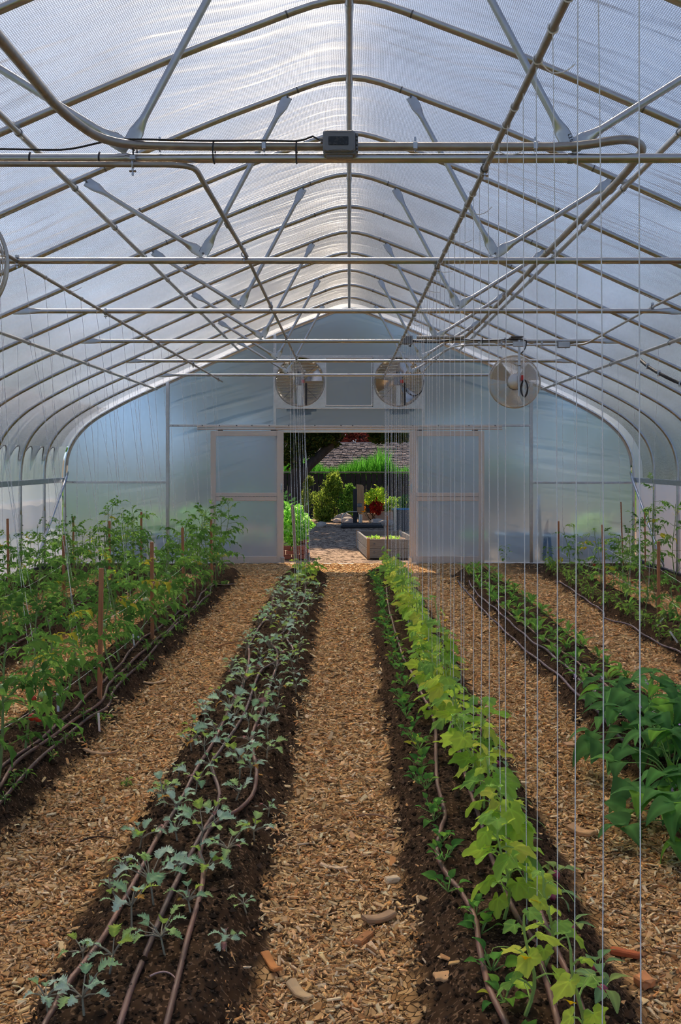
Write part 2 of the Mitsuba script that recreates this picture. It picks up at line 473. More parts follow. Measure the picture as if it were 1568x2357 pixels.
def paddle(a, b, r, thin=(0, 1, 0), end=0.10, wide=1.42):
    """round strut whose ends are pressed flat"""
    a, b = np.asarray(a, float), np.asarray(b, float)
    l = np.linalg.norm(b - a); d = (b - a) / l
    ny = np.asarray(thin, float); ax = np.cross(d, ny); ax /= np.linalg.norm(ax); ny = np.cross(ax, d)
    st = []
    fl = [(0, wide, 0.16), (end, wide, 0.18), (end * 1.25, 0.7 * wide + .3, 0.45), (end * 1.7, 0.2 * wide + .8, 0.9), (end * 2.1, 1, 1)]
    st += fl
    st += [(l - q, w, h) for q, w, h in fl[::-1]]
    n = 12; ang = np.arange(n) * 2 * PI / n
    v = np.vstack([a + d * q + r * (w * np.cos(ang)[:, None] * ax + h * np.sin(ang)[:, None] * ny) for q, w, h in st])
    m = len(st)
    i, j = np.meshgrid(np.arange(m - 1), np.arange(n), indexing='ij')
    q = np.stack([i * n + j, (i + 1) * n + j, (i + 1) * n + (j + 1) % n, i * n + (j + 1) % n], -1).reshape(-1, 4)
    f = np.vstack([q[:, [0, 1, 2]], q[:, [0, 2, 3]], [[0, j, j + 1] for j in range(1, n - 1)], [[(m - 1) * n, (m - 1) * n + j + 1, (m - 1) * n + j] for j in range(1, n - 1)]])
    return v, f


BARZ = 2.93
BARS = [4.73 + 2.438 * i for i in range(6)]
for i, y in enumerate(BARS):
    t = thing('roof_truss', 'galvanized cross bar with four flattened struts under the roof, ' + rank(i, 6, far='end wall'), 'truss', 'roof trusses')
    cb = put('cross_bar', paddle((-2.86, y, BARZ), (2.86, y, BARZ), 0.0205, (0, 1, 0), 0.12), 'galvanized', t, 40)
    for s in (-1, 1):
        g = np.array([s * 0.925, y, BARZ + 0.042])
        up, out = np.array([s * 0.39, y - 0.004, arch_z(0.39) - 0.025]), np.array([s * 1.67, y - 0.004, arch_z(1.67) - 0.03])
        put('strut', paddle(g + [0, -0.008, 0], up + [0, -0.008, 0], 0.0165, end=0.075, wide=1.95), 'galvanized', t, 40)
        put('strut', paddle(g + [0, 0.004, 0], out + [0, 0.004, 0], 0.0165, end=0.075, wide=1.95), 'galvanized', t, 40)
        for q in (g, up, out):
            put('bolt', lathe([(0, 0.012), (0.007, 0.012), (0.0075, 0)], 6, (0, -1, 0), q + [0, -0.014, 0.0]), 'steel_dark', t)
        put('clamp', tube([(s * 0.925 - 0.012, y, BARZ), (s * 0.925 + 0.012, y, BARZ)], 0.0225, 10), 'galvanized', cb, 50)

HY = [y for y in HOOPS if y > 0.5]
for name, x, z, y1, lab in (('ridge_purlin', 0.0, 4.052, END - 0.02, 'straight galvanized ridge pipe under the peak of the roof'),
                            ('roof_purlin', -1.74, 3.388, END - 0.3, 'galvanized pipe along the left roof slope below the hoops, the upper of two'),
                            ('roof_purlin', 1.74, 3.388, END - 0.3, 'galvanized pipe along the right roof slope below the hoops, the upper of two'),
                            ('roof_purlin', -3.07, 2.785, END - 0.12, 'galvanized pipe along the left eave, the lower of two on that slope'),
                            ('roof_purlin', 3.07, 2.785, END - 0.12, 'pale galvanized pipe along the right eave, the lower of two on that slope')):
    t = thing(name, lab, 'pipe')
    put('pipe', tube([(x, -2.5, z), (x, y1, z)], 0.0175 if x else 0.02, 10), 'galvanized', t, 50)
    for y in HY[:-1]:
        if x == 0:
            put('sleeve', tube([(0, y - 0.045, z), (0, y + 0.045, z)], 0.0228, 10), 'galvanized', t, 50)
            continue
        up = np.array([0.3 * np.sign(x), 0, 0.95]) * 0.032
        put('band_clamp', cat([torus((x, y, z), 0.0195, 0.003, (0, 1, 0), 14, 4), torus((x, y - 0.008, z), 0.0195, 0.003, (0, 1, 0), 14, 4),
                               rod(np.array([x - 0.012, y - 0.004, z]) - up * 0.6, np.array([x - 0.012, y - 0.004, z]) + up * 2.0, 0.0045, 5),
                               rod(np.array([x + 0.014, y - 0.01, z]) - up * 1.2, np.array([x + 0.002, y - 0.01, z]) - up * 0.5, 0.0035, 5)]), 'galvanized', t)

# ---------------------------------------------------------------- the far end wall
LZ = lambda y: EYE + (CY - y) * END / F
LX = lambda x: (x - CX) * END / F


def wallbar(x0, y0, x1, y1, depth=0.05, yy=END, m='galvanized', name='frame_bar', parent='wall_back', bev=0.004):
    a, b = P(x0, y0, yy), P(x1, y1, yy)
    c = (a + b) / 2
    return struct(name, box(c, (abs(b[0] - a[0]), depth, abs(b[2] - a[2])), None, bev), m, parent)


def pulled(x, z):
    """folds in the end wall's film, pulled towards the frame posts"""
    a = np.abs(x)
    w = z + np.where(a > 2.9, 0.16 * (a - 2.9), -0.30 * (2.9 - a)) + 0.10 * (meshkit.fbm(np.stack([x * .8, z * 1.2, x * 0], -1), 2, 4) - .5)
    n = meshkit.fbm(np.stack([w * 7.5, a * 0.55, np.sign(x) * 3.0], -1), 3, 13)
    near = 0.25 + np.exp(-np.abs(a - 2.9) * 0.9)
    where = np.clip((meshkit.noise(np.stack([x * .9, z * 1.3, x * 0 + 8], -1), 5) - .25) * 2.2, 0, 1)
    return -(0.20 * np.maximum(n - 0.52, 0) * near * where)


def strip_film(x0, x1, zb, zt, yy, nx=64, nz=90):
    """film panel between x0 and x1 with lower edge zb and upper edge function zt(x)"""
    xs = np.linspace(x0, x1, nx); X, K = np.meshgrid(xs, np.linspace(0, 1, nz))
    top = np.maximum(zt(X), zb + 0.005)
    Z = zb + (top - zb) * K
    edge = np.clip(np.minimum(np.minimum(X - x0, x1 - X), np.minimum(Z - zb, top - Z)) / 0.05, 0, 1)
    v = np.stack([X, yy + pulled(X, Z) * edge, Z], -1).reshape(-1, 3)
    i, j = np.meshgrid(np.arange(nz - 1), np.arange(nx - 1), indexing='ij')
    q = np.stack([i * nx + j, i * nx + j + 1, (i + 1) * nx + j + 1, (i + 1) * nx + j], -1).reshape(-1, 4)
    return v, np.vstack([q[:, [0, 1, 2]], q[:, [0, 2, 3]]])


arch_top = lambda x: np.where(np.abs(x) < 4.52, arch_z(x) + 0.02, 1.45)
FY = END + 0.035
DL, DR, DT = LX(640), LX(956), LZ(996)                  # the doorway
xl, xr, xa, xb = LX(386), LX(1223), LX(633), LX(975)
zt, zf0, zf1, zm = LZ(984), LZ(938), LZ(821), LZ(1110)
for a, b, zb, top in ((-4.56, xl, zm, arch_top), (xr, 4.56, zm, arch_top), (-4.56, xl, 0, lambda x: x * 0 + zm), (xr, 4.56, 0, lambda x: x * 0 + zm),
                      (xl, DL, 0, lambda x: x * 0 + zt), (DR, xr, 0, lambda x: x * 0 + zt), (xl, xa, zt, arch_top), (xb, xr, zt, arch_top),
                      (xa, xb, zt, lambda x: x * 0 + zf0), (xa, xb, zf1, arch_top), (LX(750), LX(857), zf0, lambda x: x * 0 + zf1)):
    key = struct('film_panel', strip_film(a, b, zb, top, FY), 'end_film', 'wall_back', smooth=True)
labels['wall_back'] = {'kind': 'structure', 'label': 'far gable end wall of translucent film on a metal frame with a sliding door opening'}
for x in (386, 1223): wallbar(x - 3.6, 1297, x + 3.6, LZ and CY - (arch_z(LX(x)) - EYE) * F / END, 0.06, name='frame_post')
for x in (633, 975): wallbar(x - 3.4, 980, x + 3.4, CY - (arch_z(LX(x)) - EYE) * F / END, 0.05, name='frame_post')
for x in (637, 960): wallbar(x - 3.5, 1297, x + 3.5, 984, 0.05, yy=END + 0.01, name='door_jamb', m='door_frame')
for x0, x1, y in ((152, 386, 1110), (1223, 1458, 1111), (388, 633, 979.5), (975, 1222, 979.5)): wallbar(x0, y - 2.4, x1, y + 2.4, 0.05, name='frame_rail')
wallbar(633, 936, 975, 941, 0.05, name='frame_rail'); wallbar(633, 818, 975, 823, 0.05, name='frame_rail')
wallbar(640, 980, 957, 996, 0.04, yy=END + 0.02, name='door_header')
for x0, x1, y0, y1 in ((749, 857, 823, 825.5), (749, 857, 932, 934.5), (748.5, 751, 823, 935), (855.5, 858, 823, 935)): wallbar(x0, y0, x1, y1, 0.03, yy=END - 0.02, name='window_trim', m='aluminium')
for x0, x1 in ((150, 655), (940, 1460)): wallbar(x0, 1294.5, x1, 1299, 0.07, name='sill_plate', m='aluminium')
wallbar(652, 1296.5, 942, 1298.5, 0.05, name='threshold', m='aluminium')
# lip of the roof sheeting and its lock channel round the end hoop
a = PROF[iC - 3:len(PROF) - iC + 3]; an = NORM[iC - 3:len(PROF) - iC + 3]
struct('lock_channel', tube(np.stack([a[:, 0] - an[:, 0] * 0.01, a[:, 0] * 0 + END + 0.02, a[:, 1] - an[:, 1] * 0.01], 1), 0.028, 6), 'aluminium', 'wall_back', smooth=True)
# plates with the two exhaust fans
for cx, nm in ((690.5, 'left'), (917.5, 'right')):
    c = P(cx, 878.5, END - 0.03)
    hw = 58.5 * END / F; R = 0.392
    ang = np.linspace(0, 2 * PI, 65)[:-1]
    sq = np.clip(np.stack([np.cos(ang), np.sin(ang)], 1) * 1.5, -1, 1) * hw
    v = np.vstack([np.stack([c[0] + sq[:, 0], sq[:, 0] * 0 + c[1], c[2] + sq[:, 1]], 1), np.stack([c[0] + R * np.cos(ang), ang * 0 + c[1], c[2] + R * np.sin(ang)], 1),
                   np.stack([c[0] + R * np.cos(ang), ang * 0 + c[1] + 0.12, c[2] + R * np.sin(ang)], 1), np.stack([c[0] + sq[:, 0], sq[:, 0] * 0 + c[1] + 0.03, c[2] + sq[:, 1]], 1)])
    f = []
    for r in range(3):
        for i in range(64):
            p, q = (r, r + 1) if r < 2 else (0, 3)
            f += [[p * 64 + i, p * 64 + (i + 1) % 64, q * 64 + (i + 1) % 64], [p * 64 + i, q * 64 + (i + 1) % 64, q * 64 + i]]
    t = thing('exhaust_fan', 'round exhaust fan in a square plate on the gable wall, %s of the two' % nm, 'fan')
    put('mounting_plate', (v, np.array(f)), 'galvanized', t, 30)
    put('rim', torus(c + [0, -0.004, 0], R, 0.013, (0, 1, 0), 64, 6), 'dull_pipe', t, True)
    for k in range(15):                                  # shutter slats behind the blades
        z = -0.36 + k * 0.05
        w = math.sqrt(max(R * R - z * z, 0.01)) * 2
        put('shutter_slat', box(c + [0, 0.16, z], (w, 0.006, 0.05), rotx(0.55)), 'wire', t)
    for k, a0 in enumerate((0.35, 0.35 + 2 * PI / 3, 0.35 + 4 * PI / 3) if nm == 'left' else (1.2, 1.2 + 2 * PI / 3, 1.2 + 4 * PI / 3)):
        rr = np.linspace(0.06, 0.36, 7); wd = np.interp(rr, [0.06, 0.36], [0.28, 0.34])
        pts = []
        for q, w in zip(rr, wd):
            for e in (-1, -0.33, 0.33, 1):
                an_ = a0 + e * w * 0.9
                pts.append(c + [q * math.cos(an_), 0.07 + 0.045 * e, q * math.sin(an_)])
        ff = []
        for i in range(6):
            for j in range(3):
                ff += [[i * 4 + j, i * 4 + j + 1, i * 4 + j + 5], [i * 4 + j, i * 4 + j + 5, i * 4 + j + 4]]
        put('blade', (np.array(pts), np.array(ff)), 'galvanized', t, True)
    for e in (-1, 1):
        for g in (-1, 1):
            put('stay', rod(c + [e * 0.05, 0.0, g * 0.05], c + [e * 0.277, 0.0, g * 0.277], 0.004, 5), 'steel_dark', t)
    put('motor_post', beam(c + [0.0, 0.02, -0.39], c + [0.0, 0.02, 0.1], 0.07, 0.05, (0, 1, 0)), 'galvanized', t)
    m_ = put('motor', lathe([(0, 0), (0.065, 0.005), (0.07, 0.02), (0.07, 0.14), (0.05, 0.16), (0, 0.16)], 20, (0, 0, 1), c + [-0.01, -0.01, -0.06]), 'grey_plastic', t, 40)
    put('switch', box(c + [0.05, -0.06, 0.0], (0.05, 0.04, 0.05), None, 0.006), 'red_plastic', m_)
    put('cap', lathe([(0, 0.06), (0.028, 0.06), (0.03, 0)], 12, (0, 0, 1), c + [-0.01, -0.01, 0.1]), 'black', m_, 40)
    put('belt_guard', box(c + [0.10, 0.0, -0.2], (0.03, 0.04, 0.36), None, 0.004), 'black', t)
    if nm == 'right':
        pts = curve([c + [0.06, -0.06, 0.01], c + [0.10, -0.06, -0.06], c + [0.13, -0.05, -0.16], c + [0.25, -0.05, -0.23], c + [0.37, -0.05, -0.15], c + [0.40, -0.03, 0.03]], 30)
        put('power_cable', tube(pts, 0.009, 6), 'black', t, True)

# sliding doors on their track
t = thing('door_track', 'long aluminium sliding door track across the end wall above the doorway', 'track')
put('rail', cat([box(P(805, 981.5, END - 0.06), (700 * END / F, 0.05, 0.034), None, 0.004), box(P(805, 987.5, END - 0.075), (700 * END / F, 0.03, 0.022), None, 0.006)]), 'door_frame', t)
for x in (466, 505, 545, 580, 620, 665, 725, 785, 812, 885, 950, 1010, 1080, 1140):
    put('screw', lathe([(0, 0.006), (0.009, 0.004), (0.01, 0)], 8, (0, -1, 0), P(x, 979.5, END - 0.085)), 'steel_dark', t)
for n_, (x0, x1) in enumerate(((485, 653), (943, 1115))):
    nm = 'door_%d' % (n_ + 1)
    labels[nm] = {'kind': 'structure', 'label': 'sliding screen door of aluminium and translucent film, open to the ' + ('left' if n_ == 0 else 'right') + ' of the doorway'}
    yy = END - 0.075
    wide, thin = (x1 - 15, x1), (x0, x0 + 12)
    if n_: wide, thin = (x0, x0 + 15), (x1 - 13, x1)
    for q in (wide, thin): wallbar(q[0], 1295, q[1], 992, 0.035, yy, 'door_frame', 'stile', nm)
    xi0, xi1 = min(wide[1], thin[1]), max(wide[0], thin[0])
    for y0, y1 in ((992, 1004), (1134, 1153), (1280, 1295)):
        wallbar(xi0, y0, xi1, y1, 0.03, yy, 'door_frame', 'rail', nm)
    wallbar(xi0, 1143, xi1, 1143.8, 0.004, yy - 0.017, 'steel_dark', 'groove', nm, 0)
    for y0, y1 in ((1004, 1134), (1153, 1280)):
        a, b = P(xi0, y1, yy), P(xi1, y0, yy)
        struct('film_panel', strip_film(a[0], b[0], a[2], lambda x: x * 0 + b[2], yy), 'door_film', nm, smooth=True)
    hx = wide[1] - 5 if n_ == 0 else wide[0] + 4
    hnd = struct('handle_plate', box(P(hx, 1124, yy - 0.02), (0.028, 0.008, 0.15), None, 0.003), 'galvanized', nm)
    struct('pull', tube(bent([P(hx, 1117, yy - 0.02), P(hx, 1117, yy - 0.06), P(hx, 1131, yy - 0.06), P(hx, 1131, yy - 0.02)], 0.02), 0.006, 6), 'galvanized', hnd, smooth=True)
    struct('floor_guide', box(P(wide[1] - 2 if n_ == 0 else wide[0] + 2, 1289, yy - 0.03), (0.06, 0.03, 0.09), None, 0.004), 'galvanized', nm)
    for hx in ((xi0 + 10, xi1 - 8)): struct('hanger', box(P(hx, 990, yy), (0.09, 0.02, 0.03), None, 0.003), 'steel_dark', nm)

# braces from the end wall down to the side posts
for s, side in ((-1, 'left'), (1, 'right')):
    t = thing('wall_brace', 'bright diagonal pipe brace from the end wall corner post to the %s side wall' % side, 'brace')
    put('pipe', paddle((s * 4.50, END - 0.05, 1.46), (s * 4.50, END - 2.0, 0.14), 0.021, (1, 0, 0), 0.08), 'galvanized', t, 40)

# ---------------------------------------------------------------- pipes hung under the trusses, cables, fans
def pipe_thing(name, lab, pts, r, m='dull_pipe', n=8, catg='pipe', smooth=True):
    t = thing(name, lab, catg)
    put('tube', tube(pts, r, n), m, t, smooth)
    return t


def hanger_clamp(t, c, ax='y', r=0.016):
    d = (0, 1, 0) if ax == 'y' else (1, 0, 0)
    c = np.asarray(c, float)
    put('hanger_clamp', cat([torus(c, r, 0.004, d, 14, 4), box(c + [0, 0, r + 0.012], (0.022, 0.022, 0.02), None, 0.002), rod(c + [0, 0, -r], c + [0, 0, -r - 0.03], 0.005, 6), rod(c + [-.014, 0, -r - 0.012], c + [.014, 0, -r - 0.012], 0.005, 6)]), 'galvanized', t)


B1 = BARS[0]
# trellis pipe over the cucumber row
TX, TZ = (lambda y: 0.575 - 0.0035 * (y - 3)), (lambda y: 2.884 + 0.002 * (y - 3))
t = pipe_thing('trellis_pipe', 'rusty trellis pipe over the cucumber row, hung with many white strings', [(TX(y), y, TZ(y)) for y in np.linspace(0.5, 17.2, 20)], 0.0125)
for y in BARS: hanger_clamp(t, (TX(y), y + 0.012, TZ(y)))
for i in range(46):                                     # knots and loose tails of twine
    y = 2.6 + i * 0.31 + rng.uniform(-.1, .1)
    c = np.array([TX(y), y, TZ(y)])
    a = rng.uniform(-0.5, 0.5)
    if i % 3 == 0:
        put('twine_tail', cat([torus(c, 0.0145, 0.0025, (0, 1, 0.2), 12, 4), tube(curve([c + [0.01, 0, -0.01], c + [0.05, a * .05, -0.03 - .02 * a], c + [0.11 + .03 * a, a * .1, -0.012 + 0.03 * a]], 7), 0.0022, 4)]), 'string', t)
    else:
        put('twine_knot', torus(c, 0.0145, 0.0028, (0, 1, a * .6), 12, 4), 'string', t)
# pipe over the left tomato row
t = pipe_thing('trellis_pipe', 'thin trellis pipe over the left tomato rows, tied with white strings', [(-2.165 + 0.0145 * (y - 3), y, 2.945 - 0.006 * (y - 4)) for y in np.linspace(2.2, 17.4, 20)], 0.0125)
LTX, LTZ = (lambda y: -2.165 + 0.0145 * (y - 3)), (lambda y: 2.945 - 0.006 * (y - 4))
for y in BARS[1:]: hanger_clamp(t, (LTX(y), y - 0.012, LTZ(y)))
for i in range(24):
    y = 6.5 + i * 0.46 + rng.uniform(-.1, .1); c = np.array([LTX(y), y, LTZ(y)]); a = rng.uniform(-1, 1)
    if i % 2: put('twine_knot', torus(c, 0.0145, 0.0028, (0, 1, a * .4), 12, 4), 'string', t)
    else: put('twine_tail', cat([torus(c, 0.0145, 0.0025, (0, 1, 0.2), 12, 4), tube(curve([c, c + [0.03, a * .05, 0.01], c + [0.08, a * .1, 0.03 + 0.03 * a]], 7), 0.0022, 4)]), 'string', t)
# bent pipe from the left, under the first bar, then over the kale row
KX, KZ = -0.655, 2.966
t = pipe_thing('trellis_pipe', 'pipe that bends under the first cross bar and runs on over the kale row', bent([(-2.6, B1 - 0.06, 2.895), (-0.645, B1 - 0.06, 2.888), (KX + 0.01, B1 + 0.45, 2.90), (KX, BARS[1], KZ), (KX - 0.01, BARS[2], KZ), (KX - 0.03, 17.0, KZ - 0.01)], 0.12), 0.0125)
hanger_clamp(t, (-0.895, B1 - 0.06, 2.889), 'x')
for y in BARS[1:]: hanger_clamp(t, (KX - 0.01, y - 0.03, KZ))
put('coupling', tube([(KX, 6.05, 2.933), (KX, 6.13, 2.936)], 0.0165, 8), 'dull_pipe', t, 50)
for i in range(9):
    y = 13.2 + i * 0.42; put('twine_knot', torus((KX - .02, y, KZ - .005), 0.0145, 0.003, (0, 1, 0.2), 12, 4), 'string', t)
# large bent pipe along the first bar
z0 = BARZ + 0.043
pts = bent([(-1.10, 0.3, 2.99), (-1.095, B1 - 0.42, 2.99), (-1.0, B1 - 0.05, z0), (-0.6, B1 - 0.02, z0), (0.95, B1 - 0.02, z0), (1.16, B1 - 0.05, z0 + 0.03), (1.27, B1 + 0.12, z0 + 0.035), (1.29, B1 + 0.55, z0 + 0.03), (1.30, 8, 3.03), (1.31, BARS[3] - 0.75, 3.03), (1.22, BARS[3] - 0.05, BARZ + 0.03), (1.0, BARS[3] - 0.03, BARZ + 0.036), (0.72, BARS[3] - 0.03, BARZ + 0.036)], 0.22)
t = pipe_thing('trellis_pipe', 'large bent pipe that runs along the first cross bar below the grey controller', pts, 0.0185, 'dull_pipe', 10)
for x in (-0.79, -0.355, 0.275, 0.775):
    c = np.array([x, B1 - 0.02, z0])
    put('saddle_clamp', cat([torus(c, 0.02, 0.004, (1, 0, 0), 16, 4), rod(c + [0, 0, 0.02], c + [0, 0, 0.04], 0.005, 6), box(c + [0, -0.02, 0.0], (0.018, 0.008, 0.03), None, 0.002)]), 'galvanized', t)
for y in (5.6, 7.4, 9.4): put('coupling', tube([(1.298, y - .04, 3.008 + (y - 5.3) * .008), (1.298, y + .04, 3.008 + (y - 5.3) * .008)], 0.0215, 10), 'dull_pipe', t, 50)
# conduit and boxes on the fourth bar
B4 = BARS[3]
cz = BARZ - 0.045
pts = bent([(2.58, 6.2, 2.96), (2.58, BARS[2], 2.965), (2.61, B4 - 0.55, 2.955), (2.5, B4 - 0.03, cz), (2.2, B4 - 0.03, cz), (1.2, B4 - 0.03, cz), (1.13, B4 + 0.3, cz + 0.01), (1.13, B4 + 1.4, BARZ + 0.03), (1.09, BARS[5] - 0.1, BARZ + 0.03)], 0.16)
t = pipe_thing('electrical_conduit', 'thin metal conduit below the fourth cross bar, from the right roof slope to the fan', pts, 0.0115, 'galvanized')
for x in (1.38, 1.62, 2.05, 2.3): hanger_clamp(t, (x, B4 - 0.03, cz), 'x', 0.014)
for y in (BARS[2], BARS[4], BARS[5] - .12): hanger_clamp(t, (2.58 if y < 10 else 1.11, y, 2.965 if y < 10 else BARZ + 0.03), 'y', 0.014)
t = thing('junction_box', 'black junction box on the fourth cross bar above the doorway', 'electrical box')
c = np.array([0.615, B4 - 0.045, BARZ + 0.005])
put('housing', box(c, (0.12, 0.06, 0.095), None, 0.008), 'grey_plastic', t)
put('lid', box(c + [0, -0.034, 0], (0.105, 0.012, 0.08), None, 0.004), 'steel_dark', t)
put('cable_gland', rod(c + [0.06, 0, -.01], c + [0.085, 0, -.01], 0.014, 8), 'black', t); put('cable_gland', rod(c + [0.03, 0, -.045], c + [0.03, 0, -.07], 0.014, 8), 'black', t)
t = thing('junction_box', 'small grey conduit box below the fourth cross bar, right of the round fan', 'electrical box')
c = np.array([2.28, B4 - 0.035, cz])
put('housing', box(c, (0.135, 0.05, 0.065), None, 0.006), 'grey_plastic', t); put('cover_plate', box(c + [0, -.028, 0], (0.12, 0.006, 0.055), None, 0.002), 'galvanized', t)
t = thing('power_cable', 'black power cable along the fourth cross bar between the junction box and the fan', 'cable')
put('cord', tube(curve([(0.70, B4 - .05, BARZ - 0.005), (0.9, B4 - .05, BARZ - 0.022), (1.15, B4 - .055, BARZ + 0.012), (1.45, B4 - .05, BARZ - 0.002), (1.75, B4 - .055, BARZ + 0.015), (1.88, B4 - .075, BARZ - 0.01), (1.865, B4 - .09, BARZ - 0.08), (1.82, B4 - .08, BARZ - 0.14)], 60), 0.006, 6), 'black', t, True)
for x in (0.82, 1.1, 1.42, 1.66): put('cable_tie', torus((x, B4 - .01, BARZ + .004), 0.032, 0.003, (1, 0, 0), 16, 4), 'black', t)
t = thing('power_cable', 'black cable loop on the right eave below the lower roof pipe', 'cable')
pts = curve([P(1474, 828, 10.9), P(1497, 847, 10.7), P(1530, 866, 10.5), P(1562, 881, 10.4), P(1600, 893, 10.2)], 30)
put('cord', tube(pts, 0.016, 8), 'black', t, True)
for i in (6, 13, 22): put('pipe_strap', box(pts[i], (0.03, 0.03, 0.055), None, 0.004), 'galvanized', t)
# the grey controller with its cable
t = thing('control_box', 'grey weatherproof controller box with a dark display, on the middle of the first cross bar', 'controller')
c = np.array([-0.040, B1 - 0.075, BARZ + 0.043])


def rounded(w, h, d, r, c, n=6, b=0.006):
    """box with rounded corners seen from the front, front edge chamfered"""
    a = np.linspace(0, PI / 2, n)
    out = []
    for k, (sx, sy) in enumerate(((1, 1), (-1, 1), (-1, -1), (1, -1))):
        for q in a:
            ang = q + k * PI / 2
            out.append((sx * (w / 2 - r) + r * math.cos(ang), sy * (h / 2 - r) + r * math.sin(ang)))
    o = np.array(out); m = len(o)
    lv = [(1, d / 2), (1, -d / 2 + b), (1 - 2 * b / w, -d / 2)]
    v = np.vstack([np.stack([o[:, 0] * s, o[:, 0] * 0 + y, o[:, 1] * s], 1) for s, y in lv])
    f = []
    for r_ in range(2):
        for i in range(m):
            f += [[r_ * m + i, (r_ + 1) * m + i, (r_ + 1) * m + (i + 1) % m], [r_ * m + i, (r_ + 1) * m + (i + 1) % m, r_ * m + (i + 1) % m]]
    f += [[2 * m, 2 * m + i, 2 * m + i + 1] for i in range(1, m - 1)] + [[0, i + 1, i] for i in range(1, m - 1)]
    return v + np.asarray(c), np.array(f)


put('housing', rounded(0.138, 0.094, 0.05, 0.012, c + [0.002, 0.012, -0.004]), 'grey_plastic', t, 40)
cv = put('cover', rounded(0.132, 0.088, 0.014, 0.012, c + [-0.002, -0.024, 0.002]), 'grey_plastic', t, 40, label='raised front cover')
put('display', rounded(0.082, 0.036, 0.003, 0.004, c + [-0.004, -0.0325, 0.001], 4, 0.001), 'screen', cv, 40, label='dark display window')
for k in (-1, 1): put('cover_arc', tube(curve([c + [-0.05, -.031, k * 0.040], c + [0, -.032, k * 0.034], c + [0.05, -.031, k * 0.040]], 12), 0.0012, 4), 'grey_plastic', cv, True)
put('side_block', box(c + [0.071, 0.005, 0.0], (0.012, 0.04, 0.078), None, 0.003), 'grey_plastic', t)
for k in (-.028, -.013, .007, .022): put('port', lathe([(0, .004), (.0038, .003), (.004, 0)], 8, (0, -1, 0), c + [0.071, -0.015, k]), 'black', t)
put('cable_gland', rod(c + [-0.066, 0, 0.014], c + [-0.084, 0, 0.016], 0.006, 8), 'grey_plastic', t)
put('hinge_pin', rod(c + [-0.066, -.01, 0.0], c + [-0.078, -.01, 0.0], 0.006, 8), 'steel_dark', t)
put('foot', box(c + [0, 0.01, -0.054], (0.11, 0.03, 0.012), None, 0.003), 'grey_plastic', t)
t = thing('sensor_cable', 'thin black cable tied along the first cross bar from the left to the grey controller', 'cable')
pts = curve([(-2.4, B1 - .045, BARZ + .027), (-1.44, B1 - .045, BARZ + .026), (-1.2, B1 - .05, BARZ + .022), (-0.93, B1 - .06, z0 + .02), (-0.56, B1 - .045, z0 + .018), (-0.36, B1 - .045, z0 + .019), (-0.21, B1 - .045, z0 + .016), (-0.15, B1 - .05, z0 + .035), (-0.12, B1 - .06, BARZ + 0.058)], 60)
put('cord', tube(pts, 0.0042, 6), 'black', t, True)
for x in (-1.335, -1.045): put('cable_tie', cat([torus((x, B1, BARZ), 0.0245, 0.003, (1, 0, 0), 16, 4), rod((x + .002, B1 - .02, BARZ - .02), (x + .006, B1 - .026, BARZ - .042), .0035, 5)]), 'black', t)
for x in (-0.895, -0.565, -0.22): put('cable_tie', torus((x, B1 - .01, BARZ + .022), 0.046, 0.003, (1, 0, 0), 16, 4), 'black', t)


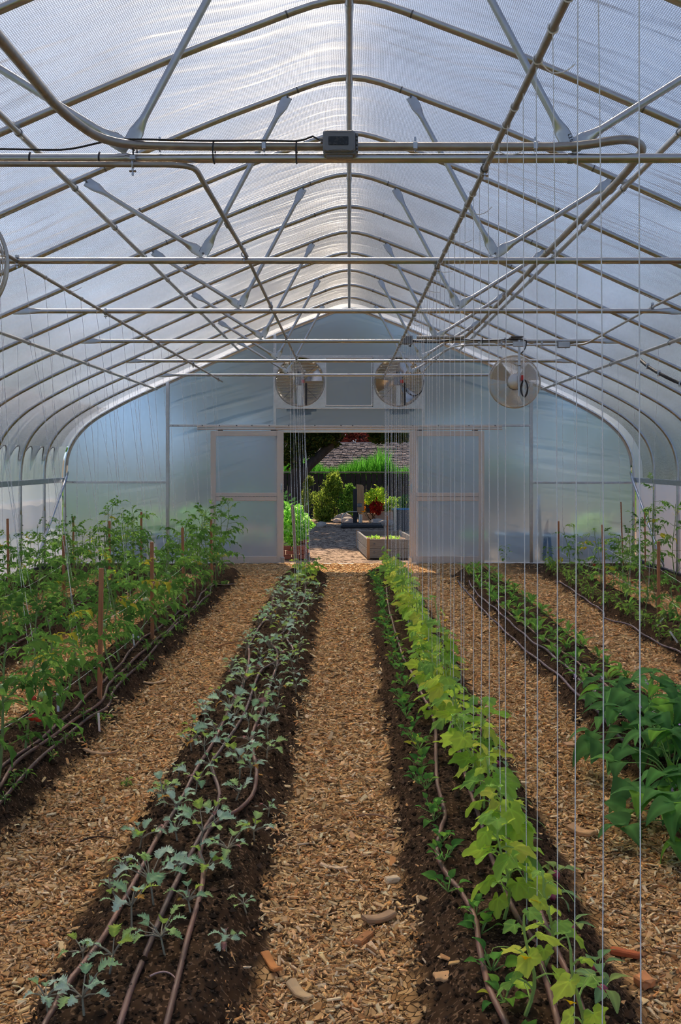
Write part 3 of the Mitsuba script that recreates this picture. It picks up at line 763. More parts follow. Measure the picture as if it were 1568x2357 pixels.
def basket_fan(c, R, bar, lab):
    """round circulation fan in a wire basket, hung by a post from a bar"""
    t = thing('circulation_fan', lab, 'fan')
    c = np.asarray(c, float)
    axis = (0, 1, 0)
    for side, name in ((-1, 'front_grille'), (1, 'rear_grille')):
        g = []
        for k in range(19):
            q = R * (0.27 + 0.73 * k / 18)
            yy = side * (0.075 - 0.06 * (q / R) ** 4)
            g.append(torus(c + [0, yy, 0], q, 0.0019, axis, 40, 4))
        for k in range(12):
            a = k * PI / 6 + 0.12; u = np.array([math.cos(a), 0, math.sin(a)])
            rr = np.linspace(R * 0.25, R, 7)
            g.append(tube([c + u * q + [0, side * (0.078 - 0.06 * (q / R) ** 4), 0] for q in rr], 0.0024, 4))
        put(name, cat(g), 'wire', t)
    put('rim', torus(c, R, 0.009, axis, 64, 6), 'wire', t, True)
    for k in range(3):
        a0 = 0.5 + k * 2 * PI / 3
        pts = []
        for q in np.linspace(0.05, R * 0.93, 6):
            for e in (-1, -.33, .33, 1): pts.append(c + [q * math.cos(a0 + e * .42), 0.04 * e, q * math.sin(a0 + e * .42)])
        ff = [[[i * 4 + j, i * 4 + j + 1, i * 4 + j + 5], [i * 4 + j, i * 4 + j + 5, i * 4 + j + 4]] for i in range(5) for j in range(3)]
        put('blade', (np.array(pts), np.array(ff).reshape(-1, 3)), 'wire', t, True)
    mo = put('motor', lathe([(0, -.13), (.06, -.128), (.082, -.11), (.086, -.06), (.086, -.02), (.05, 0.02), (0, .02)], 24, axis, c), 'aluminium', t, 40)
    put('motor_band', lathe([(.083, -.075), (.089, -.073), (.089, -.05), (.083, -.048)], 24, axis, c + [0, 0, -.004]), 'steel_dark', mo, 40)
    hp = put('hanging_post', rod(c + [0.03, -.15, -.16], [c[0] + 0.03, c[1] - .15, bar + 0.0], 0.013, 10), 'galvanized', t, 50)
    put('mounting_plate', box([c[0] + 0.03, c[1] - .15, bar - 0.045], (0.13, 0.035, 0.055), None, 0.004), 'galvanized', hp)
    put('bar_clip', box([c[0] + 0.01, c[1] - .06, bar + 0.035], (0.13, 0.2, 0.012), None, 0.003), 'steel_dark', t)
    put('switch', box(c + [0.065, -.165, 0.03], (0.035, 0.03, 0.06), None, 0.005), 'red_plastic', t)
    put('strap', torus(c + [0.03, -.15, 0.16], 0.018, 0.004, (0, 0, 1), 12, 4), 'black', hp)
    lp = np.array([[0.075 + 0.035 * math.sin(a), -.17 + 0.012 * math.sin(3 * a), -0.075 + 0.09 * math.cos(a)] for a in np.linspace(0, 4 * PI, 40)])
    put('cable_coil', tube(c + lp + np.linspace(0, 1, 40)[:, None] * [0.012, 0, -.01], 0.006, 5), 'black', t, True)
    return t


basket_fan(P(1184, 879, B4 + 0.03), 0.277, BARZ, 'round wire basket fan hung below the fourth cross bar, right of the doorway')
basket_fan((-1.70, B1 + 0.02, BARZ - 0.44), 0.262, BARZ, 'round wire basket fan cut by the left edge of the picture')

# ---------------------------------------------------------------- strings
def string(top, foot, r, lab, group, bow=0.0):
    a, b = np.asarray(top, float), np.asarray(foot, float)
    s = np.linspace(0, 1, 5)
    pts = a + (b - a) * s[:, None] + np.outer(np.sin(s * PI), [bow, 0, 0])
    t = thing('trellis_string', lab, 'string', group)
    scene[t] = mikit.ply(tube(pts, r, 4), 'string', smooth=True)


ys = [2.25, 2.62]
while ys[-1] < 16.6: ys.append(ys[-1] + (0.29 + 0.07 * math.sin(len(ys) * 2.4)) * (1 if ys[-1] < 9 else 1.2))
for i, y in enumerate(ys):
    f = np.array([TX(y) + rng.uniform(-.012, .012), y + rng.uniform(-.02, .02), 0.14 if y > 3.1 else 0.14])
    string((TX(y), y, TZ(y)), f, 0.0014 if y < 6 else 0.0016, 'white string from the rusty pipe into the cucumber row, ' + rank(i, len(ys)), 'strings over the cucumber row', rng.uniform(-.01, .01))
n = 11
for i in range(n):
    y = 13.0 + i * 0.37
    string((KX - .02, y, KZ - .01), (-0.60 + rng.uniform(-.06, .06), y, 0.12), 0.0022, 'white string over the far end of the kale row, ' + rank(i, n), 'strings over the kale row', rng.uniform(-.03, .03))
n = 22
for i in range(n):
    y = 6.3 + i * 0.49
    string((LTX(y), y, LTZ(y)), (-1.78 - 0.13 * (i % 2) + rng.uniform(-.05, .05), y + rng.uniform(-.1, .1), 0.5), 0.0015, 'thin string from the left trellis pipe into the tomatoes, ' + rank(i, n), 'strings over the first left tomato row', rng.uniform(-.03, .03))
n = 22
for i in range(n):
    y = 8.4 + i * 0.41
    string((-3.07, y, 2.77), (-2.98 + (0.25 if i % 3 == 0 else -.05) + rng.uniform(-.1, .1), y + rng.uniform(-.1, .1), 0.5), 0.0015, 'thin string from the lower left roof pipe, ' + rank(i, n), 'strings over the tomato row by the left wall', rng.uniform(-.03, .03))
n = 9
for i in range(n):
    y = 9.5 + i * 0.85
    string((3.07, y, 2.77), (3.05 + rng.uniform(-.1, .1), y, 0.3), 0.0018, 'thin string from the lower right roof pipe, ' + rank(i, n), 'strings over the right tomato row', rng.uniform(-.02, .02))


# ---------------------------------------------------------------- marker writing on the metal
def marker(text, h, c, turn, key):
    m = meshkit.text_mesh(text, h, 0.0006)
    v = np.array(m.vertices); v[:, :2] -= v[:, :2].mean(0)
    v = v @ rotz(turn).T
    put('lettering', (np.stack([v[:, 0], -v[:, 2], v[:, 1]], 1) + c, np.array(m.faces)), 'black', key, label='black marker writing')


marker('L15', 0.014, P(1315, 320, B1 - 0.0135) + [0, 0, 0], -1.25, 'roof_truss')
for x, y in ((1233, 1111.2), (398, 979.6), (410, 979.6), (168, 1110.2)):
    marker('S', 0.022, P(x, y, END - 0.028), 0.1, 'wall_back')

# ---------------------------------------------------------------- the garden beyond the door
GROUND = grid(np.r_[np.arange(-30, -6, 3), np.arange(-6, 8, 0.25), np.arange(8, 31, 3)], np.r_[np.arange(-12, 17, 3), np.arange(END + 0.1, 34, 0.2), np.arange(34, 70, 4)],
              lambda x, y: np.where((np.abs(x) < 4.65) & (y < END + 0.09), -0.25, -0.012 + 0.03 * (meshkit.fbm(np.stack([x * 1.3, y * 1.3, x * 0], -1), 3, 8) - 0.5) * (y > END)))


def yard(p, n, uv):
    m = mix((0.08, 0.055, 0.042), (0.38, 0.27, 0.195), smoothstep(0.25, 0.75, fbm(p.x * 17, p.y * 11, 2.0, 4)))
    m = mix(m, (0.52, 0.38, 0.26), smoothstep(0.64, 0.78, noise(p.x * 55, p.y * 38, 5.0)) * 0.8)
    g = mix((0.05, 0.11, 0.03), (0.12, 0.2, 0.05), fbm(p.x * 8, p.y * 8, 9.0))
    lawn = smoothstep(1.0, 2.0, dr.maximum(dr.abs(p.x - 0.5) - 3.6, 8 - p.y) * 0.3 + fbm(p.x * .5, p.y * .5, 1.0))
    return mix(m, g, lawn)


M['yard'] = two({'type': 'diffuse', 'reflectance': proc(yard)})
struct('ground', GROUND, 'yard', smooth=True)
M['old_wood'] = pri(proc(lambda p, n, uv: mix((0.13, 0.11, 0.09), (0.32, 0.285, 0.245), fbm(p.x * 9 + p.y * 9, p.x * 4, p.z * 70, 4))), 0.85)
M['pale_wood'] = pri(proc(lambda p, n, uv: mix((0.28, 0.14, 0.06), (0.52, 0.30, 0.14), fbm(p.x * 40, p.y * 5, p.z * 6, 4))), 0.8)
M['fence'] = pri((0.022, 0.019, 0.018), 0.8)
M['bark'] = pri(proc(lambda p, n, uv: mix((0.018, 0.014, 0.012), (0.065, 0.05, 0.042), fbm(p.x * 22, p.y * 22, p.z * 6, 4))), 0.9)
M['brick'] = pri(VC, 0.85)
M['shingle'] = two({'type': 'diffuse', 'reflectance': VC})
M['rock'] = pri(proc(lambda p, n, uv: mix((0.25, 0.19, 0.15), (0.5, 0.42, 0.35), fbm(p.x * 14, p.y * 14, p.z * 14, 4))), 0.85)
M['tub'] = pri((0.055, 0.20, 0.36), 0.5)
M['tub_rim'] = pri((0.25, 0.42, 0.55), 0.5)
M['terracotta'] = pri((0.36, 0.15, 0.09), 0.75)
M['planter_wood'] = pri((0.40, 0.28, 0.20), 0.8)


def leaf_cloud(n, centre, radii, size, cols, shape='ell', seed=0, up=0.5, thin=1.9):
    """n small folded leaves spread through an ellipsoid, denser at its surface"""
    r = np.random.default_rng(seed)
    d = r.normal(size=(n, 3)); d /= np.linalg.norm(d, axis=1, keepdims=True)
    rad = r.random(n) ** (1 / 3) * 0.55 + 0.45 * r.random(n) ** 0.3
    lump = 0.52 + 0.95 * meshkit.noise(d * 2.6 + seed, 4)
    c = d * rad[:, None] * lump[:, None] * np.asarray(radii) + np.asarray(centre)
    ax = r.normal(size=(n, 3)) + d * 0.8 + [0, 0, up]; ax /= np.linalg.norm(ax, axis=1, keepdims=True)
    sd = np.cross(ax, r.normal(size=(n, 3))); sd /= np.linalg.norm(sd, axis=1, keepdims=True) + 1e-9
    nm = np.cross(ax, sd)
    L = size * r.uniform(0.6, 1.3, n)[:, None]
    v = np.stack([c - ax * L * 0.5, c - sd * L / thin * .5 + nm * L * .06, c + ax * L * 0.5 - nm * L * .1, c + sd * L / thin * .5 + nm * L * .06], 1).reshape(-1, 3)
    i = np.arange(n)[:, None] * 4
    f = np.vstack([i + [0, 1, 2], i + [0, 2, 3]])
    cols = np.asarray(cols, float)
    k = r.integers(0, len(cols), n)
    col = np.repeat(cols[k] * r.uniform(0.75, 1.25, (n, 1)), 4, 0)
    return v, f, np.clip(col * 1.45, 0, 0.9)


def branchy(base, tip_c, spread, n, r, seed, col=(0.10, 0.07, 0.05)):
    q = np.random.default_rng(seed); g = []
    for _ in range(n):
        e = np.asarray(tip_c) + q.normal(size=3) * np.asarray(spread)
        b = np.asarray(base, float) + q.normal(size=3) * [0.04, 0.04, 0]
        g.append(tube(curve([b, (b + e) / 2 + q.normal(size=3) * 0.06, e], 6), np.linspace(r, r * .35, 6), 5))
    g = cat(g)
    return g[0], g[1], np.broadcast_to(col, (len(g[0]), 3))


# weathered raised bed
t = thing('raised_bed', 'weathered grey board raised bed just outside the doorway on the right', 'raised bed')
A0, B0, C0, D0 = P(848, 1287, 18.95), P(823.5, 1260, 21.2), P(921, 1260, 21.2), P(962, 1287, 18.95)
for q in (A0, B0, C0, D0): q[2] = 0
for nm, a, b in (('front', A0, D0), ('side', A0, B0), ('back', B0, C0), ('side', D0, C0)):
    for k in range(2):
        put('board', beam(a + [0, 0, 0.085 + k * 0.165], b + [0, 0, 0.085 + k * 0.165], 0.04, 0.158, bev=0.005), 'old_wood', t)
for q in (A0, B0, C0, D0): put('corner_post', box(q + [0, 0, 0.17], (0.05, 0.05, 0.35), None, 0.004), 'pale_wood', t)
for k in (0.11, 0.25):
    for q in (0.12, 0.5): put('bolt', lathe([(0, .008), (.014, .006), (.016, 0)], 8, (0, -1, 0), A0 + (D0 - A0) * q + [0, -.022, k]), 'steel_dark', t)
sx = np.stack([A0, D0, C0, B0]) + [0, 0, 0.24]
put('soil_fill', (sx, np.array([[0, 1, 2], [0, 2, 3]])), 'yard', t)
labels[t + '__soil_fill'] = {'label': 'dark soil filling the bed'}
for i, (px, d) in enumerate(((860, 19.6), (905, 19.6))):
    c = P(px, 0, d); c[2] = 0.27
    u = thing('seedling', 'pale green seedling in the raised bed outside, the %s one' % ('left' if i == 0 else 'right'), 'plant')
    put('leaves', leaf_cloud(40, c + [0, 0, .03], (0.13, 0.1, 0.05), 0.07, [(0.42, 0.62, 0.10), (0.3, 0.5, 0.08)], seed=60 + i), 'leaf', u)
    put('stem', branchy(c + [0, 0, -.04], c + [0, 0, .03], (0.06, .05, .02), 4, 0.004, 70 + i, (0.2, 0.3, 0.08)), 'stem', u)

# brick planter with a leafy herb on the left
t = thing('brick_planter', 'low planter of red bricks outside the doorway on the left', 'planter')
r_ = np.random.default_rng(4)
x1 = P(703, 0, 18.9)[0]
for row in range(3):
    for k in range(5):
        put('brick', box((x1 - 0.11 - k * 0.235 - 0.1 * (row % 2), 18.85 + r_.uniform(-.01, .01), 0.04 + row * 0.075), (0.22, 0.10, 0.066), rotz(r_.uniform(-.04, .04)), 0.006), 'brick', t,
            color=np.array([0.25, 0.085, 0.055]) * r_.uniform(.75, 1.2))
    for k in range(6):
        put('brick', box((x1 - 0.05 + r_.uniform(-.01, .01), 19.05 + k * 0.235 - 0.1 * (row % 2), 0.04 + row * 0.075), (0.10, 0.22, 0.066), rotz(r_.uniform(-.04, .04)), 0.006), 'brick', t,
            color=np.array([0.27, 0.10, 0.065]) * r_.uniform(.7, 1.2))
for k in range(3): put('brick', box((x1 - 0.07, 19.35 + k * .32, 0.04 + (3 + k % 2) * 0.075), (0.11, 0.22, 0.066), rotz(.1 * k), 0.006), 'brick', t, color=np.array([0.3, 0.12, 0.08]))
t = thing('herb_plant', 'bright green leafy herb filling the brick planter left of the doorway', 'plant')
c = np.array([x1 - 0.22, 19.35, 0.52])
put('leaves', leaf_cloud(1500, c, (0.30, 0.38, 0.40), 0.075, [(0.20, 0.46, 0.06), (0.30, 0.58, 0.09), (0.12, 0.32, 0.04), (0.4, 0.66, 0.2)], seed=5, thin=1.4), 'leaf', t)
put('stem', branchy((c[0], c[1], 0.2), c, (0.18, .2, .2), 26, 0.006, 6, (0.16, 0.3, 0.06)), 'stem', t)
t = thing('garden_stake', 'grey pointed wooden stake leaning in the herb planter', 'stake')
put('post', beam(P(682, 1297, 18.72), P(673, 1163, 18.72), 0.05, 0.02, (0, 1, 0), 0.004), 'old_wood', t)
put('tip', tube([P(673, 1164, 18.72), P(672.6, 1158, 18.72)], [0.024, 0.004], 6), 'old_wood', t)

# fence, hedge of grass, house roof
t = thing('board_fence', 'black board fence across the back of the garden', 'fence')
FYD = 32.6
ft = EYE + (CY - 1086) * FYD / F
for k in range(64):
    put('board', box((-4.6 + k * 0.152 + 0.006 * math.sin(k * 7.0), FYD, (ft - 0.05) / 2), (0.138, 0.02, ft - 0.05), None, 0.003), 'fence', t)
put('top_rail', box((0.2, FYD - 0.01, ft - 0.01), (9.8, 0.09, 0.035), None, 0.004), 'old_wood', t)
for z in (0.3, ft - 0.3): put('rail', box((0.2, FYD + 0.035, z), (9.8, 0.04, 0.09), None, 0.004), 'fence', t)
r_ = np.random.default_rng(12)


def blades(n, x0, x1, y0, y1, z0, hgt, seed):
    r = np.random.default_rng(seed)
    x, y = r.uniform(x0, x1, n), r.uniform(y0, y1, n)
    h = hgt(x) * r.uniform(0.6, 1.1, n)
    a = r.uniform(0, 2 * PI, n); lean = r.uniform(0.05, 0.4, n) * h
    w = r.uniform(0.008, 0.018, n)
    base = np.stack([x, y, np.full(n, z0)], 1)
    side = np.stack([np.cos(a + 1.57), np.sin(a + 1.57), a * 0], 1) * w[:, None]
    mid = base + np.stack([np.cos(a) * lean * .3, np.sin(a) * lean * .3, h * .6], 1)
    tip = base + np.stack([np.cos(a) * lean, np.sin(a) * lean, h], 1)
    v = np.stack([base - side, base + side, mid - side * .9, mid + side * .9, tip], 1).reshape(-1, 3)
    i = np.arange(n)[:, None] * 5
    f = np.vstack([i + [0, 1, 3], i + [0, 3, 2], i + [2, 3, 4]])
    col = np.repeat(np.array([(0.10, 0.34, 0.035)]) * r.uniform(.6, 1.5, (n, 1)) * [1, 1, 1], 5, 0)
    return v, f, col


k = thing('tall_grass', 'strip of tall bright green grass growing behind the black fence', 'grass'); labels[k]['kind'] = 'stuff'
m_ = blades(9000, -5, 5.4, FYD + 0.15, FYD + 1.3, 0.9, lambda x: 0.70 + 0.15 * np.sin(x * 3.1) + 0.45 * np.exp(-((x - 1.0) / 0.22) ** 2), 3)
scene[k] = cply(m_[:2], 'leaf', color=m_[2])
t = thing('neighbour_house', 'low house with a weathered brown shingle roof behind the fence', 'house')
r_ = np.random.default_rng(31)
y0, y1 = 37.5, 43.5
z0, z1 = EYE + (CY - 1085) * y0 / F, EYE + (CY - 1023) * y1 / F
rows = 17
sl = math.atan2(z1 - z0, y1 - y0); LEN = math.hypot(y1 - y0, z1 - z0)
for row in range(rows):
    s0 = row / rows
    g, cc = [], []
    x = -6.0 + r_.uniform(0, .1)
    while x < 5.6:
        w = r_.uniform(0.09, 0.17)
        c = np.array([x + w / 2, y0 + s0 * (y1 - y0), z0 + s0 * (z1 - z0) + 0.035 + r_.uniform(-.008, .008)])
        b = box(c + [0, 0.15, 0.05], (w - 0.012, LEN / rows * 1.25, 0.03), rotx(sl - 0.09), 0)
        cl = np.array([0.20, 0.165, 0.155]) * r_.uniform(0.5, 1.35)
        g.append((b[0], b[1], np.broadcast_to(cl, (8, 3)))); x += w
    put('shingle_course', cat(g), 'shingle', t)
    labels[t + '__shingle_course' + ('_%03d' % row if row else '')] = {'kind': 'stuff'}
put('roof_deck', box((-0.2, (y0 + y1) / 2 + .1, (z0 + z1) / 2 - 0.03), (11.6, LEN, 0.04), rotx(sl)), 'bark', t)
put('wall', box((-0.2, 40.6, 0.6), (11.0, 5.5, 1.15)), 'planter_wood', t)
put('ridge_cap', box((-0.2, y1 + 0.05, z1 + 0.06), (11.7, 0.25, 0.05), None, 0.01), 'shingle', t, color=(0.25, 0.21, 0.19))
put('far_slope', box((-0.2, y1 + 0.9, z1 - 0.12), (11.6, 1.7, 0.04), rotx(-sl)), 'bark', t)

# trees
t = thing('shade_tree', 'dark leaning tree with a low dense crown in the middle of the garden', 'tree')
TY = 30.0
g = [tube(curve([P(668, 1210, TY), P(676, 1150, TY), P(684, 1095, TY), P(683, 1040, TY), P(676, 980, TY), P(660, 850, TY)], 20), np.linspace(0.19, 0.12, 20), 10),
     tube(curve([P(684, 1110, TY), P(705, 1078, TY), P(735, 1050, TY), P(770, 1015, TY - .2), P(790, 985, TY - .4), P(830, 900, TY - .6)], 20), np.linspace(0.15, 0.07, 20), 10),
     tube(curve([P(770, 1015, TY - .2), P(745, 985, TY - .3), P(730, 920, TY - .4)], 10), np.linspace(0.07, 0.04, 10), 8)]
put('trunk', cat(g), 'bark', t, True)
TG = [(0.028, 0.05, 0.012), (0.045, 0.07, 0.015), (0.02, 0.035, 0.01), (0.09, 0.09, 0.02)]
for i, (px, py, d, rad) in enumerate(((665, 1020, 30.2, (0.55, .8, .75)), (705, 1012, 30.3, (0.45, .7, .5)), (745, 1004, 29.9, (0.55, .8, .32)), (660, 930, 29.8, (1.6, 1.6, 1.0)), (790, 930, 29.6, (1.8, 1.7, 0.85)), (900, 985, 29.5, (0.65, .9, .36)), (850, 900, 29.4, (1.5, 1.5, 0.9)), (720, 820, 29.4, (2.2, 2.0, 1.2)), (960, 860, 29.2, (1.6, 1.7, 1.1)), (640, 600, 28.6, (2.2, 1.8, 1.2)), (860, 560, 28.4, (2.4, 1.8, 1.2)), (760, 440, 28.6, (2.0, 1.4, 0.9)))):
    put('leaf_cluster', leaf_cloud(2600 if i < 5 else 4600, P(px, py, d), rad, 0.11 if i < 4 else 0.21, TG, seed=20 + i), 'leaf', t)
    labels[t + '__leaf_cluster' + ('_%03d' % i if i else '')] = {'kind': 'stuff'}
t = thing('maple_tree', 'dark red leaved tree behind the shingle roof', 'tree')
for i, (px, py, d, rad) in enumerate(((835, 1000, 47, (1.1, 1, .62)), (790, 985, 47, (0.9, 1, .7)), (880, 985, 48, (0.9, 1, .6)), (663, 1010, 46, (0.5, .8, .4)))):
    put('leaf_cluster', leaf_cloud(1500, P(px, py, d), rad, 0.16, [(0.20, 0.04, 0.035), (0.30, 0.09, 0.06), (0.10, 0.03, 0.025)], seed=40 + i), 'leaf', t)
    labels[t + '__leaf_cluster' + ('_%03d' % i if i else '')] = {'kind': 'stuff'}
put('trunk', tube([P(835, 1060, 47), P(833, 985, 47)], 0.15, 8), 'bark', t, True)
t = thing('far_tree', 'olive green tree beyond the right end of the shingle roof', 'tree')
for i, (px, py, d, rad) in enumerate(((880, 1008, 50, (0.8, 1, .6)), (925, 1005, 50, (1.2, 1, .75)), (980, 990, 50, (1.6, 1.3, 1.1)))):
    put('leaf_cluster', leaf_cloud(1500, P(px, py, d), rad, 0.17, [(0.10, 0.14, 0.03), (0.2, 0.24, 0.05), (0.05, 0.08, 0.02)], seed=50 + i), 'leaf', t)
    labels[t + '__leaf_cluster' + ('_%03d' % i if i else '')] = {'kind': 'stuff'}
put('trunk', tube([P(930, 1060, 50), P(930, 985, 50)], 0.15, 8), 'bark', t, True)
# trees that stand left and right behind the end wall film
for i, (x, y, h, w, lab) in enumerate(((-9.5, 27, 4.6, 2.6, 'green tree behind the left part of the end wall film'), (8.5, 30, 5.0, 2.8, 'green tree behind the right part of the end wall film'), (-16, 52, 8.5, 3.6, 'broad dark tree beyond the house at the far left'), (13, 24, 6.5, 3.0, 'tall tree to the right outside the greenhouse'), (-6.5, 53, 10, 3.2, 'tall dark tree far behind the garden, left of the middle'), (0.5, 57, 10.5, 3.4, 'tall dark tree far behind the middle of the garden'), (7.5, 54, 10, 3.3, 'tall dark tree far behind the garden, right of the middle'), (15, 52, 9.5, 3.3, 'tall dark tree far behind the garden at the right'))):
    t = thing('garden_tree', lab, 'tree')
    put('crown', leaf_cloud(4500, (x, y, h * .62), (w, w, h * .42), 0.2 if h < 7 else 0.38, [(0.06, 0.14, 0.03), (0.1, 0.2, 0.05), (0.04, 0.09, 0.02)], seed=80 + i), 'leaf', t, kind='stuff')
    put('trunk', tube([(x, y, 0), (x + .2, y, h * .7)], [0.22, 0.12], 8), 'bark', t, True)

# shrubs in front of the fence
SH = [('bay_shrub', 'thin shrub with pale flower heads beside the leaning tree trunk', [(703, 1150, 30.5, (0.20, .25, .36)), (708, 1108, 30.5, (0.16, .2, .16))], [(0.14, 0.2, 0.04), (0.26, 0.30, 0.07)], 500),
      ('bay_shrub', 'large yellow-green shrub in front of the black fence, left of the wooden post', [(752, 1155, 30.9, (0.38, .45, .48)), (768, 1112, 30.9, (0.26, .35, .36)), (745, 1185, 30.7, (.3, .3, .22))], [(0.17, 0.24, 0.035), (0.30, 0.36, 0.06), (0.10, 0.15, 0.03)], 1100),
      ('bay_shrub', 'smaller green shrub between the large shrub and the wooden post', [(797, 1160, 30.6, (0.26, .3, .42)), (805, 1130, 30.6, (.14, .2, .2))], [(0.12, 0.24, 0.035), (0.22, 0.36, 0.06), (0.07, 0.14, 0.025)], 900)]
for i, (nm, lab, cl, cols, n) in enumerate(SH):
    t = thing(nm, lab, 'shrub')
    for j, (px, py, d, rad) in enumerate(cl):
        put('leaves', leaf_cloud(n, P(px, py, d), rad, 0.105, cols, seed=100 + 7 * i + j, thin=2.4), 'leaf', t, kind='stuff')
    b = P(cl[0][0], 0, cl[0][2]); b[2] = 0
    put('stem', branchy(b, P(*cl[0][:3]), np.array(cl[0][3]) * .6, 14, 0.014, 120 + i), 'stem', t)
t = thing('red_tip_shrub', 'shrub with yellow-green top leaves and dark red lower leaves beside the wooden post', 'shrub')
put('green_leaves', leaf_cloud(420, P(863, 1145, 29.5), (0.32, .3, .28), 0.12, [(0.34, 0.46, 0.04), (0.22, 0.36, 0.03), (0.5, 0.55, 0.06)], seed=131, thin=2.2), 'leaf', t, kind='stuff')
put('red_leaves', leaf_cloud(200, P(866, 1167, 29.3), (0.20, .2, .20), 0.12, [(0.30, 0.02, 0.015), (0.18, 0.015, 0.012), (0.42, 0.05, 0.02)], seed=132, thin=2.2), 'leaf', t, kind='stuff')
put('orange_leaves', leaf_cloud(110, P(832, 1165, 29.4), (0.10, .1, .2), 0.10, [(0.62, 0.42, 0.03), (0.62, 0.22, 0.03)], seed=134, thin=2.2), 'leaf', t, kind='stuff')
put('stem', branchy(P(858, 1197, 29.5), P(862, 1160, 29.5), (0.15, .1, .1), 7, 0.015, 133), 'stem', t)
t = thing('leafy_shrub', 'loose green plant right of the red leaved shrub by the fence', 'shrub')
put('leaves', leaf_cloud(420, P(905, 1160, 29.8), (0.42, .3, .22), 0.10, [(0.24, 0.36, 0.04), (0.12, 0.22, 0.03)], seed=140), 'leaf', t, kind='stuff'); put('stem', branchy(P(902, 1192, 29.8), P(905, 1160, 29.8), (.2, .1, .06), 7, .01, 141), 'stem', t)
t = thing('leafy_shrub', 'dark green plant above the blue bin at the right of the doorway', 'shrub')
put('leaves', leaf_cloud(300, P(935, 1158, 27.8), (0.22, .2, .22), 0.08, [(0.10, 0.2, 0.05), (0.05, 0.12, 0.03)], seed=142), 'leaf', t, kind='stuff'); put('stem', branchy(P(935, 1180, 27.8), P(935, 1158, 27.8), (.1, .1, .06), 7, .008, 143), 'stem', t)
# post with a board, slab, bin, low planters, rocks
t = thing('garden_post', 'dark square post with a pipe fitting standing on a black slab', 'post')
put('post', beam(P(817.5, 1208, 28.6), P(817.5, 1126, 28.6), 0.10, 0.09, (0, 1, 0), 0.006), 'fence', t)
put('side_pipe', rod(P(830, 1207, 28.5), P(830, 1184, 28.5), 0.05, 12), 'galvanized', t, 50)
put('hose_loop', tube(curve([P(822, 1178, 28.4), P(803, 1178, 28.4), P(788, 1190, 28.4), P(787, 1203, 28.4)], 20), 0.012, 6), 'wire', t, True)
put('hose_loop', tube(curve([P(822, 1178, 28.4), P(840, 1182, 28.4), P(848, 1195, 28.4), P(856, 1206, 28.4)], 20), 0.016, 6), 'pale_wood', t, True)
put('valve', box(P(828, 1163, 28.45), (0.12, 0.06, 0.09), None, 0.01), 'steel_dark', t)
t = thing('wooden_board', 'upright orange-brown wooden board with a slanted top behind the dark post', 'board')
b0 = P(829.5, 1146, 29.0)
hw, hh = 8.7 * 29 / F, 30 * 29 / F
v = np.array([(-hw, -hh), (hw, -hh), (hw, hh * .85), (hw * .55, hh), (-hw, hh * 1.05)])
v = np.vstack([np.stack([b0[0] + v[:, 0], np.full(5, b0[1] + q), b0[2] + v[:, 1]], 1) for q in (-.02, .02)])
put('plank', (v, np.array([[0, 1, 2], [0, 2, 3], [0, 3, 4], [5, 7, 6], [5, 8, 7], [5, 9, 8]] + sum([[[i, i + 5, (i + 1) % 5 + 5], [i, (i + 1) % 5 + 5, (i + 1) % 5]] for i in range(5)], []))), 'pale_wood', t)
put('batten', beam(P(829, 1205, 29.06), P(829, 1150, 29.06), 0.06, 0.05, (0, 1, 0)), 'pale_wood', t)
t = thing('stone_slab', 'low black slab on the ground under the dark post', 'slab')
put('slab', box(P(833, 1211, 28.0) * [1, 1, 0] + [0, 0, 0.03], (1.05, 1.1, 0.06), None, 0.01), 'black', t)
put('grit', box(P(833, 1211, 28.0) * [1, 1, 0] + [0, 0, 0.063], (0.98, 1.02, 0.006), None, 0.002), 'bark', t)
t = thing('plastic_bin', 'dark blue bin with a pale rim at the right edge of the doorway', 'bin')
c = P(928, 0, 26.5) * [1, 1, 0]
put('body', lathe([(0.0, 0.0), (0.21, 0.0), (0.25, 0.50), (0.24, 0.50), (0.2, 0.02), (0, 0.02)], 24, None, c), 'steel_dark', t, 40)
put('rim', torus(c + [0, 0, 0.5], 0.25, 0.016, (0, 0, 1), 32, 6), 'tub', t, True)
put('pipe', rod(c + [-0.2, -.25, 0], c + [-0.2, -.25, 0.56], 0.03, 8), 'galvanized', t, 50)
for i, (px, py0, py1, d, w, lab) in enumerate(((845, 1197, 1181, 29.9, 0.45, 'low pale wooden planter box behind the dark post'), (890, 1199, 1178, 29.7, 0.62, 'longer pale wooden planter box below the red leaved shrub'), (905, 1178, 1166, 30.4, 0.3, 'small raised pale wooden planter box near the fence'))):
    t = thing('planter_box', lab, 'planter')
    a, b = P(px, py0, d), P(px, py1, d)
    h = b[2] - max(a[2], 0.0); c = np.array([a[0], d, max(a[2], 0.0) + h / 2])
    put('front', box(c + [0, -.2, 0], (w, 0.03, h), None, 0.004), 'planter_wood', t); put('back', box(c + [0, .2, 0], (w, 0.03, h), None, 0.004), 'planter_wood', t)
    for s in (-1, 1): put('side', box(c + [s * (w / 2 - .015), 0, 0], (0.03, 0.37, h), None, 0.004), 'planter_wood', t)
    put('soil_fill', box(c + [0, 0, h * .3], (w - .07, 0.36, 0.04)), 'bark', t)
    if i == 2: put('leg', box(c + [0, 0, -h / 2 - c[2] / 2 + h / 4 + .02], (w * .7, .25, max(c[2] - h / 2, .04))), 'fence', t)
r_ = np.random.default_rng(77)
